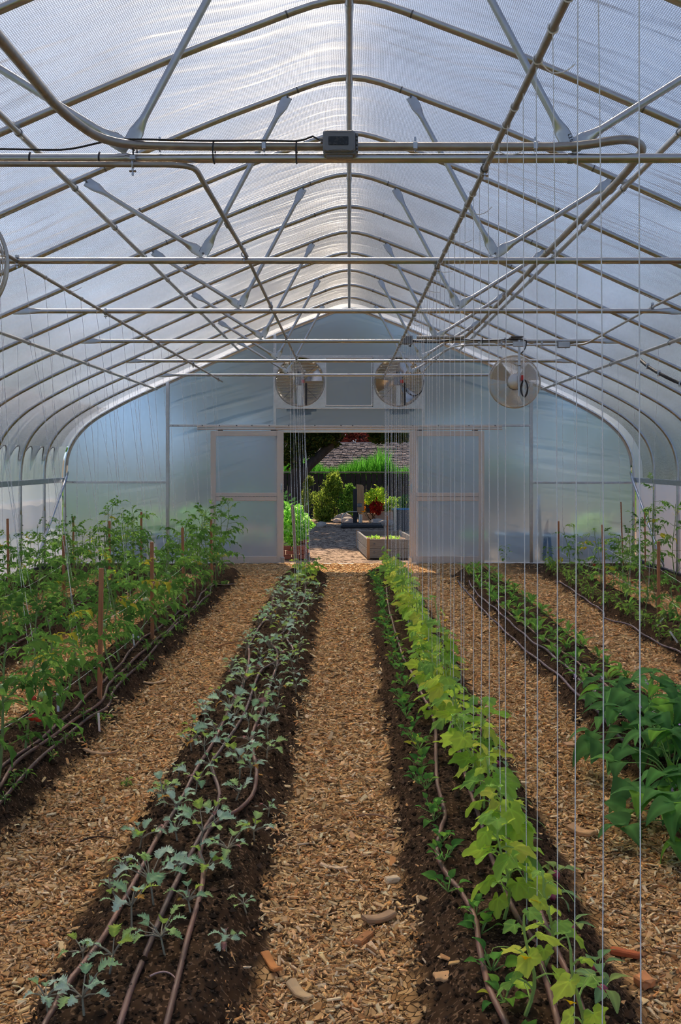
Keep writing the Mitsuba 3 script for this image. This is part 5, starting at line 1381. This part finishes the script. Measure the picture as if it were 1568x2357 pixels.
def cucumber(x, y, h, lab, nleaf=14, grp='cucumber plants in their row', size=1.0, flower=0.5):
    z = ground_z(x, y)
    t = thing('cucumber_plant', lab, 'cucumber plant', grp)
    lean = R.normal(0, .05, 2)
    ax = lambda q: np.array([x + lean[0] * q + .02 * math.sin(q * 5), y + lean[1] * q + .02 * math.cos(q * 4) - .02, z + h * q])
    st = [([ax(q) for q in np.linspace(0, 1, 8)], np.linspace(.0065, .0035, 8))]
    y0 = R.uniform(0, 6.28)
    for k in range(nleaf):
        q = 0.14 + 0.86 * k / (nleaf - 1)
        yaw = y0 + k * 2.4 + R.normal(0, .3)
        pit = R.uniform(.1, .7) + .4 * (q > .85)
        b = ax(q); l = R.uniform(.05, .11) * size * (1.1 - .6 * q)
        tip = b + heading(yaw, pit) * l
        st.append(([b, (b + tip) / 2 + [0, 0, .008], tip], [.0032, .0028, .0022]))
        s = R.uniform(.085, .135) * size * (1.0 if q < .8 else .62)
        ci = int(R.choice(5, p=CWT)); ci = 3 if (q > .93) else ci
        put('leaf', CP[ci][int(R.integers(3))], 'leaf', t, to=to(tip, aim(yaw + R.normal(0, .3), R.uniform(-.75, .15), R.normal(0, .3)), s))
    for _ in range(2):
        b = ax(R.uniform(.4, .95)); a = R.uniform(0, 6.28); d = heading(a, .3)
        st.append((curve([b, b + d * .06 + [0, 0, .02], b + d * .12 + [0, 0, -.01], b + d * .14 + [.01, 0, -.04]], 8), [.0011] * 8))
    put('stem', stem_mesh(st, (0.36, 0.50, 0.13)), 'stem', t)
    if R.random() < flower:
        b = ax(R.uniform(.55, .98)); a = R.uniform(2.2, 4.0)
        put('flower', FLOWER, 'leaf', t, to=to(b + heading(a, .3) * .05, aim(a, .4), R.uniform(.9, 1.4)), label='small yellow flower')


ys_ = [2.86, 3.12, 3.42, 3.76] + list(np.arange(4.15, 15.6, 0.40))
for i, y in enumerate(ys_):
    x = 0.57 + R.normal(0, .025) - .004 * (y - 3)
    hh = (0.36, 0.30, 0.30, 0.34)[i] if i < 4 else R.uniform(.30, .46)
    if y > 12: hh *= .8
    cucumber(x + (.045 if i == 0 else -.03 if i == 1 else 0), y, hh, 'yellow-green cucumber plant in the row under the strings, ' + rank(i, len(ys_)), (8 if i < 3 else 18) if y < 12 else 12, size=.95 if i > 2 else .72, flower=1 if i in (0, 1, 2) else .35)
u = [(0.80, 7.35, .62, 'tall cucumber shoot leaning to the right out of the row')]
for x, y, h, lab in u: cucumber(x - .12, y, h, lab, 9, size=.8)
for i, (x, y) in enumerate(((-0.66, 13.4), (-0.5, 13.7), (-0.68, 14.2), (-0.52, 14.6), (-0.62, 15.1), (-0.45, 15.4), (-0.72, 15.5))):
    cucumber(x, y, .17, 'low cucumber plant at the far end of the kale bed, ' + rank(i, 7, far='door'), 7, 'cucumber plants at the far end of the kale bed', 0.9, 0)

# ---- spinach seedlings left of the cucumbers
SC = [(0.075, 0.22, 0.05), (0.12, 0.30, 0.06), (0.20, 0.40, 0.06), (0.5, 0.52, 0.06)]
SM = [[blade_leaf(ovate, 0.040 * s, 0.0135 * s, 7, .25, d, col=c, vein=1.15, seed=i) for i, (s, d) in enumerate(((1, .3), (1.2, .6)))] for c in SC]
SP = [[proto(m, 'leaf') for m in row] for row in SM]


def rosette(name, x, y, s, lab, catg, grp, PR, ME, probs, n, pl, tilt, stemcol, sep=True, extra=None):
    z = ground_z(x, y)
    t = thing(name, lab, catg, grp)
    st, it = [], []
    y0 = R.uniform(0, 6.28)
    for k in range(n):
        yaw, pit = y0 + k * 2.4 + R.normal(0, .2), R.uniform(*tilt)
        b = np.array([x, y, z + .006]); tip = b + heading(yaw, pit) * pl * s * R.uniform(.6, 1.2)
        st.append(([b, tip], [.0022 * s, .0016 * s]))
        ci = int(R.choice(len(PR), p=probs)); j = int(R.integers(len(PR[0]))); A = (tip, aim(yaw, pit - .25, R.normal(0, .3)), s * R.uniform(.75, 1.25))
        if sep: put('leaf', PR[ci][j], 'leaf', t, to=to(*A))
        else: it.append((ME[ci][j], A))
    if it: put('foliage', joined(it), 'leaf', t, True)
    put('stem', stem_mesh(st, stemcol), 'stem', t)
    if extra: extra(t, x, y, z)
    return t


n = 56
for i in range(n):
    y = 2.95 + i * 0.225 + R.normal(0, .03)
    x = 0.365 + (0.05 if y < 3.8 else 0) - .01 * math.sin(y * 1.3) + R.normal(0, .012) - .003 * (y - 4)
    rosette('spinach_seedling', x, y, R.uniform(.9, 1.25), 'small glossy spinach seedling left of the cucumber hose, ' + rank(i, n), 'spinach', 'spinach seedlings', SP, SM, [.35, .35, .22, .08], 8 if y < 10 else 9, .045, (.3, 1.35), (0.22, 0.36, 0.1), y < 8.5)

# ---- radishes right of the cucumbers
RC = [(0.20, 0.37, 0.16), (0.28, 0.46, 0.20), (0.36, 0.50, 0.16)]
RM = [[blade_leaf(spoon, 0.085 * s, 0.019 * s, 9, .2, d, .02, col=c, seed=i) for i, (s, d) in enumerate(((1, .5), (.85, .9)))] for c in RC]
RP = [[proto(m) for m in row] for row in RM]
rad = lathe([(0, -.016), (.009, -.012), (.0155, 0), (.014, .009), (.006, .016), (0, .018)], 12)
rv, rf = rad; RAD = cply((rv, rf), 'fruit', smooth=True, color=np.broadcast_to((0.36, 0.05, 0.10), (len(rv), 3)))


def root(t, x, y, z):
    put('root', RAD, 'fruit', t, to=to((x, y, z + .008), None, R.uniform(.8, 1.25)), label='dark pink radish root')


n = 50
for i in range(n):
    y = 2.95 + i * 0.25 + R.normal(0, .03)
    rosette('radish_plant', 0.735 + R.normal(0, .03) - .004 * (y - 4), y, R.uniform(.75, 1.15), 'radish plant on the right slope of the cucumber bed, ' + rank(i, n), 'radish', 'radish plants', RP, RM, [.4, .35, .25], 6, .012, (.25, 1.1), (0.3, 0.3, 0.16), y < 9, root if y < 9 else None)

# ---- young flowers or greens in three lines of the bean bed
GC = [(0.15, 0.34, 0.065), (0.22, 0.45, 0.08), (0.32, 0.54, 0.10), (0.30, 0.22, 0.06)]
GM = [[blade_leaf(lance, 0.086 * s, 0.0145 * s, 8, .35, d, .015, col=c, vein=1.2, seed=i) for i, (s, d) in enumerate(((1, .3), (.85, .8), (1.1, .5)))] for c in GC]
GP = [[proto(m) for m in row] for row in GM]
for nm, xc in (('left', 1.60), ('middle', 1.76), ('right', 1.93)):
    ys_, q = [], 7.1 + R.uniform(0, .2)
    while q < 15.9: ys_.append(q); q += R.uniform(.32, .50)
    for i, y in enumerate(ys_):
        rosette('leafy_seedling', xc + R.normal(0, .02), y, R.uniform(.8, 1.25) * (1.25 if y > 14.8 else 1), 'leafy green seedling, %s line beyond the beans, %s' % (nm, rank(i, len(ys_))), 'seedling', 'leafy seedlings in three lines', GP, GM, [.35, .38, .22, .05], 9, .03, (.45, 1.4), (0.2, 0.34, 0.1), y < 11)

# ---- bush beans at the right
BC = [(0.085, 0.215, 0.07), (0.11, 0.27, 0.08), (0.14, 0.33, 0.085), (0.20, 0.42, 0.06)]
BM = [[blade_leaf(heart, 0.145 * s, 0.059 * s, 10, .12, d, .012, col=c, vein=1.3, seed=i + 3) for i, (s, d) in enumerate(((1, .45), (1.12, .8), (.9, .25)))] for c in BC]
BP = [[proto(m) for m in row] for row in BM]


def bean(x, y, h, lab, nt=16):
    z = ground_z(x, y)
    t = thing('bean_plant', lab, 'bean plant', 'bush bean plants')
    st = []
    y0 = R.uniform(0, 6.28)
    for k in range(nt):
        yaw, pit = y0 + k * 2.4, (R.uniform(.12, .6) if k < nt * .6 else R.uniform(.7, 1.5))
        b = np.array([x, y, z])
        tip = b + heading(yaw, pit) * h * R.uniform(.75, 1.1); tip[2] = max(tip[2], z + .07)
        st.append((curve([b, b * .5 + tip * .5 + [0, 0, .05], tip], 6), np.linspace(.004, .0022, 6)))
        for e, off in ((-1.25, .75), (0, 1), (1.25, .75)):
            yw = yaw + e + R.normal(0, .15)
            ci = int(R.choice(4, p=[.3, .34, .26, .10]))
            s = R.uniform(.8, 1.15)
            b2 = tip + heading(yaw, .1) * (.03 if e == 0 else .006)
            put('leaf', BP[ci][int(R.integers(3))], 'leaf', t, to=to(b2, aim(yw, R.uniform(-.55, .2), R.normal(0, .28)), s))
    put('stem', stem_mesh(st, (0.20, 0.32, 0.10)), 'stem', t)
    for _ in range(2):
        p_ = np.array([x, y, z + h * .8]) + R.normal(0, .06, 3)
        put('flower', leaf_cloud(7, p_, (.012, .012, .02), .016, [(0.55, .35, .65), (.8, .6, .75)], seed=int(R.integers(999))), 'leaf', t, label='tiny pale purple flowers')


BX = [(1.60, 4.55), (1.95, 4.45), (1.47, 4.95), (1.78, 4.85), (1.56, 5.45), (1.86, 5.25), (1.58, 5.95), (1.92, 5.85), (1.72, 6.4), (2.0, 6.5)]
for i, (x, y) in enumerate(BX):
    bean(x, y, .31, 'dark green bush bean plant at the right edge, ' + rank(i, len(BX)), 15)
bean(1.60, 7.0, .17, 'small bean shoots reaching left at the far end of the bean bushes', 5)

# ---- tomatoes
TC = [(0.12, 0.27, 0.055), (0.17, 0.34, 0.07), (0.24, 0.43, 0.08), (0.085, 0.20, 0.045), (0.5, 0.46, 0.05)]
TW = [.32, .30, .19, .15, .04]


def compound(c, seed, droop=.6, n=4, L=0.20):
    r = np.random.default_rng(seed)
    it = []
    ax = lambda q: np.array([0.015 * math.sin(q * 4 + seed), L * q * (1 - .12 * droop * q), -droop * L * q * q * .6 + .04 * q])
    for k in range(n):
        q = .34 + .6 * k / n
        for s in (-1, 1):
            m = blade_leaf(lance, 0.068 * (1.05 - .35 * abs(q - .55)) * r.uniform(.7, 1.15), 0.0165 * r.uniform(.8, 1.2), 7, .3, r.uniform(.2, 1.1), .03, 1, .30, np.asarray(c) * r.uniform(.85, 1.15), 1.1, seed=int(r.integers(999)))
            it.append((m, (ax(q), aim(-s * r.uniform(.9, 1.35), r.uniform(-.7, .2), r.normal(0, .3)), 1.0)))
    m = blade_leaf(lance, 0.085, 0.022, 7, .3, .9, .03, 1, .3, c, 1.1, seed=seed + 50)
    it.append((m, (ax(1), aim(r.normal(0, .2), -.5), 1.0)))
    j = joined(it)
    s = tube([ax(q) for q in np.linspace(0, 1, 6)], np.linspace(.0028, .0012, 6), 4)
    return cat([j, (s[0], s[1], np.array([[0.24, 0.36, 0.12]]))])


TP = [[proto(compound(c, 11 * i + j, d)) for j, d in enumerate((.3, .7, 1.1, .9))] for i, c in enumerate(TC)]
ball = trimesh.creation.icosphere(subdivisions=2, radius=1.0)
BV = np.array(ball.vertices)
FR = {k: cply((BV * [1, 1, .92], ball.faces), 'fruit', smooth=True, color=np.broadcast_to(c, BV.shape)) for k, c in (('green', (0.30, 0.46, 0.16)), ('red', (0.55, 0.04, 0.02)), ('pale', (0.5, 0.58, 0.3)))}


def tomato(x, y, h, lab, grp, nleaf=11, size=1.0, bare=.12, fruits=(), flowers=0):
    z = ground_z(x, y)
    t = thing('tomato_plant', lab, 'tomato plant', grp)
    ph = R.uniform(0, 6.28, 2); am = R.uniform(.01, .04, 2); ln = R.normal(0, .06, 2)
    ax = lambda q: np.array([x + am[0] * math.sin(q * 6 + ph[0]) + ln[0] * q, y + am[1] * math.sin(q * 5 + ph[1]) + ln[1] * q, z - .01 + h * q])
    st = [([ax(q) for q in np.linspace(0, 1, 10)], np.linspace(.0075, .003, 10) * size)]
    y0 = R.uniform(0, 6.28)
    for k in range(nleaf):
        q = bare + (1 - bare) * (k + R.uniform(0, .5)) / nleaf
        yaw, pit = y0 + k * 2.4 + R.normal(0, .3), R.uniform(-.1, .75) if q < .85 else R.uniform(.4, 1.2)
        b = ax(min(q, 1)); l = R.uniform(.01, .05) * size
        tip = b + heading(yaw, pit) * l
        st.append(([b, tip], [.003, .0026]))
        s = size * R.uniform(.75, 1.25) * (1 if q < .8 else .75)
        ci = int(R.choice(5, p=TW))
        put('leaf', TP[ci][int(R.integers(4))], 'leaf', t, to=to(tip, aim(yaw, pit, R.normal(0, .35)), s))
    if R.random() < .5:
        b = ax(R.uniform(.3, .6)); yaw = R.uniform(0, 6.28); e = b + heading(yaw, .9) * h * .35
        st.append((curve([b, (b + e) / 2 + [0, 0, -.02], e], 6), np.linspace(.005, .0025, 6) * size))
        for k in range(3): put('leaf', TP[int(R.choice(5, p=TW))][int(R.integers(4))], 'leaf', t, to=to(b + (e - b) * (.4 + .3 * k), aim(yaw + R.normal(0, 1.2), R.uniform(0, .8)), size * R.uniform(.6, 1)))
    put('stem', stem_mesh(st, (0.20, 0.29, 0.11)), 'stem', t)
    for kind, q, dx, dy, s in fruits:
        put('tomato', FR[kind], 'fruit', t, to=to(ax(q) + [dx, dy, 0], None, s), label={'green': 'unripe green tomato', 'red': 'ripe red tomato', 'pale': 'pale green tomato'}[kind])
    if flowers:
        put('flowers', leaf_cloud(10 * flowers, ax(.9), (.06, .06, .04), .02, [(0.85, .65, .04)], seed=int(R.integers(999))), 'leaf', t, label='small yellow flowers')


FRU = {1: [('green', .62, .06, -.05, .028), ('green', .58, .02, -.07, .026)], 2: [('red', .42, .02, -.06, .019), ('red', .38, .05, -.06, .021), ('red', .29, .03, -.06, .021), ('red', .28, .065, -.06, .021), ('green', .44, .07, -.05, .024)], 3: [('green', .5, .0, -.06, .03), ('red', .42, -.05, -.05, .018)], 4: [('green', .45, .03, -.05, .028), ('green', .42, -.03, -.05, .024)], 6: [('green', .5, 0, -.06, .028)], 9: [('pale', .55, .02, -.06, .028)], 12: [('green', .6, .03, -.06, .027)]}
ys_ = np.arange(4.9, 15.7, 0.52)
for i, y in enumerate(ys_):
    h = R.uniform(.62, .82) if y < 12 else R.uniform(.8, 1.08)
    tomato(-1.74 + R.normal(0, .035), y + R.normal(0, .05), h, 'tomato plant in the staked row left of the kale, ' + rank(i, len(ys_)), 'tomatoes in the staked left row', 15, R.uniform(.95, 1.2), .22, FRU.get(i, ()), i % 4 == 0)
ys_ = np.arange(8.6, 16.2, 0.5)
for i, y in enumerate(ys_):
    tomato(-2.96 + R.normal(0, .06), y + R.normal(0, .05), R.uniform(.55, .85) * (1.15 if y > 13 else 1), 'tomato plant in the second row from the left wall, ' + rank(i, len(ys_)), 'tomatoes in the second left row', 15, R.uniform(.95, 1.2), .1, (('pale', .5, .02, -.06, .028),) if i == 9 else (), i % 3 == 0)
ys_ = np.arange(12.7, 17.2, 0.5)
for i, y in enumerate(ys_):
    tomato(-3.98 + R.normal(0, .04), y + R.normal(0, .05), R.uniform(.5, .8), 'tomato plant in the row against the left wall, ' + rank(i, len(ys_)), 'tomatoes against the left wall', 11, R.uniform(.85, 1.0), .1, (), i % 2)
ys_ = np.arange(9.6, 16.2, 0.55)
for i, y in enumerate(ys_):
    tomato(3.08 + R.normal(0, .06), y + R.normal(0, .05), R.uniform(.45, .72), 'thin tomato plant in the staked right row, ' + rank(i, len(ys_)), 'tomatoes in the staked right row', 8, R.uniform(.75, .95), .15, (('red', .3, .03, -.05, .018),) if i in (5, 7, 9) else (), 0)
ys_ = [13.6, 14.1, 14.7, 15.2, 15.8, 16.4, 16.9]
for i, y in enumerate(ys_):
    tomato(4.10 + R.normal(0, .05), y, (1.25, 1.0, 1.3, .9, .7, .6, .5)[i], 'tall sparse tomato plant against the right wall, ' + rank(i, len(ys_)), 'tomatoes against the right wall', 10, .95, .25, (('red', .05, -.1, -.1, .02),) if i == 4 else (), 1)

# ---- peppers along the right hose, weeds along the left hose
PM = [[blade_leaf(lance, 0.07 * s, 0.015 * s, 7, .3, d, col=c, seed=i) for i, (s, d) in enumerate(((1, .4), (.8, .9)))] for c in ((0.20, 0.36, 0.06), (0.30, 0.47, 0.09), (0.14, 0.27, 0.05))]
PP = [[proto(m) for m in row] for row in PM]


def upright(name, x, y, h, lab, catg, grp, nl, s, PR, ME, spread=.05):
    z = ground_z(x, y)
    t = thing(name, lab, catg, grp)
    st, it = [([(x, y, z - .01), (x + R.normal(0, .01), y, z + h)], [.003, .002])], []
    for k in range(nl):
        q = .25 + .75 * k / nl; yaw = k * 2.4 + R.normal(0, .3)
        b = np.array([x, y, z + h * q]); tip = b + heading(yaw, .5) * spread * .4
        st.append(([b, tip], [.0018, .0014]))
        it.append((ME[int(R.integers(len(ME)))][int(R.integers(2))], (tip, aim(yaw, R.uniform(-.5, .5), R.normal(0, .3)), s * R.uniform(.7, 1.2))))
    put('foliage', joined(it), 'leaf', t, True)
    put('stem', stem_mesh(st, (0.2, 0.3, 0.1)), 'stem', t)


n = 34
for i in range(n):
    y = 8.9 + i * 0.215 + R.normal(0, .03)
    upright('basil_seedling', 2.80 + R.normal(0, .03), y, R.uniform(.10, .17) * (1.5 if y > 15.6 else 1), 'small basil seedling beside the right tomato hose, ' + rank(i, n), 'seedling', 'basil seedlings along the right hose', 12, R.uniform(.8, 1.15), PP, PM)
n = 7
for i in range(n):
    upright('chard_plant', 3.0 + R.normal(0, .08), 10.0 + i * .85, R.uniform(.12, .18), 'low bright green chard between the right tomatoes, ' + rank(i, n), 'chard', 'chard between the right tomatoes', 9, 1.5, [GP[1], GP[2]], [GM[1], GM[2]])
WM = [[blade_leaf(lance, 0.035 * s, 0.008 * s, 5, .3, d, col=c, seed=i) for i, (s, d) in enumerate(((1, .3), (.8, .8)))] for c in ((0.12, 0.28, 0.05), (0.22, 0.42, 0.07))]
lead = [k for k in HO if 'lined with weeds' in k[0]][0][1]
wp = np.array([ground(a, b) for a, b in lead if a >= 0]); wp[:, 2] = 0
wp = curve(wp[np.argsort(wp[:, 1])], 60)
n = 46
for i in range(n):
    p_ = wp[min(59, int(i * 59 / n))] + R.normal(0, .02, 3)
    upright('weed_seedling', p_[0] + .01, p_[1] + R.uniform(-.05, .05), R.uniform(.03, .07), 'small green weed along the dark left hose, ' + rank(i, n), 'weed', 'weeds along the dark left hose', 9, R.uniform(.8, 1.3), None, WM, .04)
for i, (px, py, lab) in enumerate(((880, 1345, 'bright green seedling at the far end of the cucumber bed left slope'), (1270, 1318, 'bright green basil clump at the far end of the right tomato bed'), (512, 1320, 'bright green seedling at the far end of the staked tomato bed'), (1085, 1325, 'pale green clump at the far end of the bean bed'), (290, 1815, 'tiny weed on the left path'))):
    g = ground(px, py)
    upright('green_clump', g[0], g[1], .16 if i < 4 else .04, lab, 'plant', None, 14, 1.3 if i < 4 else .4, None, PM)
for i, (px, d, h, lab) in enumerate(((1163, 17.7, .32, 'small pepper plant in front of the end wall, right of the sliding door'), (1262, 17.7, .30, 'small pepper plant in front of the end wall below the wire cage'))):
    upright('pepper_plant', P(px, 0, d)[0], d, h, lab, 'pepper plant', None, 16, 1.2, None, PM, .12)

# ---------------------------------------------------------------- stakes, tags, twine
ST = [(-1.615, 7.3, .84, .028, 'wooden stake nearest the camera in the staked left tomato row'), (-1.69, 9.7, .83, .028, 'second wooden stake in the staked left tomato row'), (-1.68, 11.5, .84, .026, 'third wooden stake in the staked left tomato row'), (-1.69, 13.9, .80, .026, 'fourth wooden stake in the staked left tomato row, nearest the door'),
      (-2.95, 13.9, .76, .027, 'wooden stake of the second left row, right of the wall brace'), (-2.95, 16.0, .80, .027, 'wooden stake of the second left row, nearest the end wall'), (-2.93, 11.6, .75, .027, 'wooden stake of the second left row, nearest the camera'),
      (-4.1, 13.6, .82, .026, 'wooden stake against the left wall, nearer the camera'), (-4.12, 16.9, .80, .026, 'wooden stake against the left wall beside the corner post'),
      (4.22, 17.4, 1.0, .024, 'round orange stake against the right wall by the corner post'), (3.0, 16.2, .72, .026, 'wooden stake at the far end of the right tomato row'), (3.01, 13.3, .75, .028, 'middle wooden stake of the right tomato row'), (3.0, 10.95, .75, .028, 'nearest wooden stake of the right tomato row'), (4.12, 15.7, .85, .018, 'thin dark stake among the tall tomatoes by the right wall'),
      (0.53, 15.5, .76, .022, 'thin brown stake at the far end of the cucumber row, in front of the doorway')]
for i, (x, y, h, w, lab) in enumerate(ST):
    t = thing('wooden_stake', lab, 'stake')
    z = ground_z(x, y); ln = R.normal(0, .012, 2)
    if 'round' in lab: scene[t] = mikit.ply(tube([(x, y, z - .1), (x - .035, y, z + h)], w / 2, 10), 'stake', smooth=40)
    else: scene[t] = mikit.ply(beam((x, y, z - .1), (x + ln[0], y + ln[1], z + h), w, w, (0, 1, 0), .003), 'stake')
for i, (px, py, lab) in enumerate(((229, 1685, 'white plant tag under the nearest tomatoes'), (134, 1640, 'thin white plant tag between the left hoses'), (328, 1473, 'white plant tag in the middle of the staked tomato row'), (310, 1490, 'white plant tag left of another one in the staked tomato row'), (1475, 1433, 'white plant tag in the right tomato bed, left one'), (1512, 1443, 'tilted white plant tag in the right tomato bed'), (1560, 1480, 'white plant tag at the right edge of the picture'))):
    g = ground(px, py)
    t = thing('plant_tag', lab, 'plant tag')
    a = R.normal(0, .35)
    v, f = box((0, 0, .05), (.016, .002, .13), None, .0008)
    scene[t] = mikit.ply((v @ (rotz(R.normal(0, .5)) @ roty(a)).T + [g[0], g[1], ground_z(g[0], g[1])], f), 'white_paint')
TWN = [(((-1.615, 7.3, .62), (-1.69, 9.7, .62), (-1.68, 11.5, .6), (-1.69, 13.9, .6)), 'upper white twine strung between the stakes of the left tomato row'), (((-1.80, 4.6, .38), (-1.615, 7.3, .36), (-1.69, 9.7, .36), (-1.68, 11.5, .36)), 'lower white twine strung between the stakes of the left tomato row'),
       (((3.0, 16.2, .6), (3.01, 13.3, .62), (3.0, 10.95, .6), (2.95, 8.4, .55)), 'upper white twine strung between the stakes of the right tomato row'), (((3.0, 16.2, .35), (3.01, 13.3, .36), (3.0, 10.95, .36), (2.95, 8.4, .3)), 'lower white twine strung between the stakes of the right tomato row'), (((4.22, 17.4, .55), (4.12, 15.7, .55), (4.1, 12.0, .5)), 'white twine along the tall tomatoes by the right wall'),
       (((-2.95, 16.0, .6), (-2.95, 13.9, .62), (-2.93, 11.6, .6), (-2.95, 8.6, .5)), 'white twine along the second left tomato row')]
for pts, lab in TWN:
    t = thing('twine', lab, 'string')
    pp = []
    for a, b in zip(pts, pts[1:]):
        for q in np.linspace(0, 1, 8)[:-1]: pp.append(np.array(a) * (1 - q) + np.array(b) * q + [0.016, 0, -.04 * math.sin(q * PI)])
    pp.append(np.array(pts[-1]) + [.016, 0, 0])
    scene[t] = mikit.ply(tube(pp, .0016, 4), 'string', smooth=True)

# ---------------------------------------------------------------- materials into the scene
front = {k: scene.pop(k) for k in ('camera', 'sky')}
used = {d['bsdf']['id'] for d in scene.values() if isinstance(d.get('bsdf'), dict) and d['bsdf'].get('type') == 'ref'}
scene = {**front, **{k: v for k, v in M.items() if k in used}, **scene}
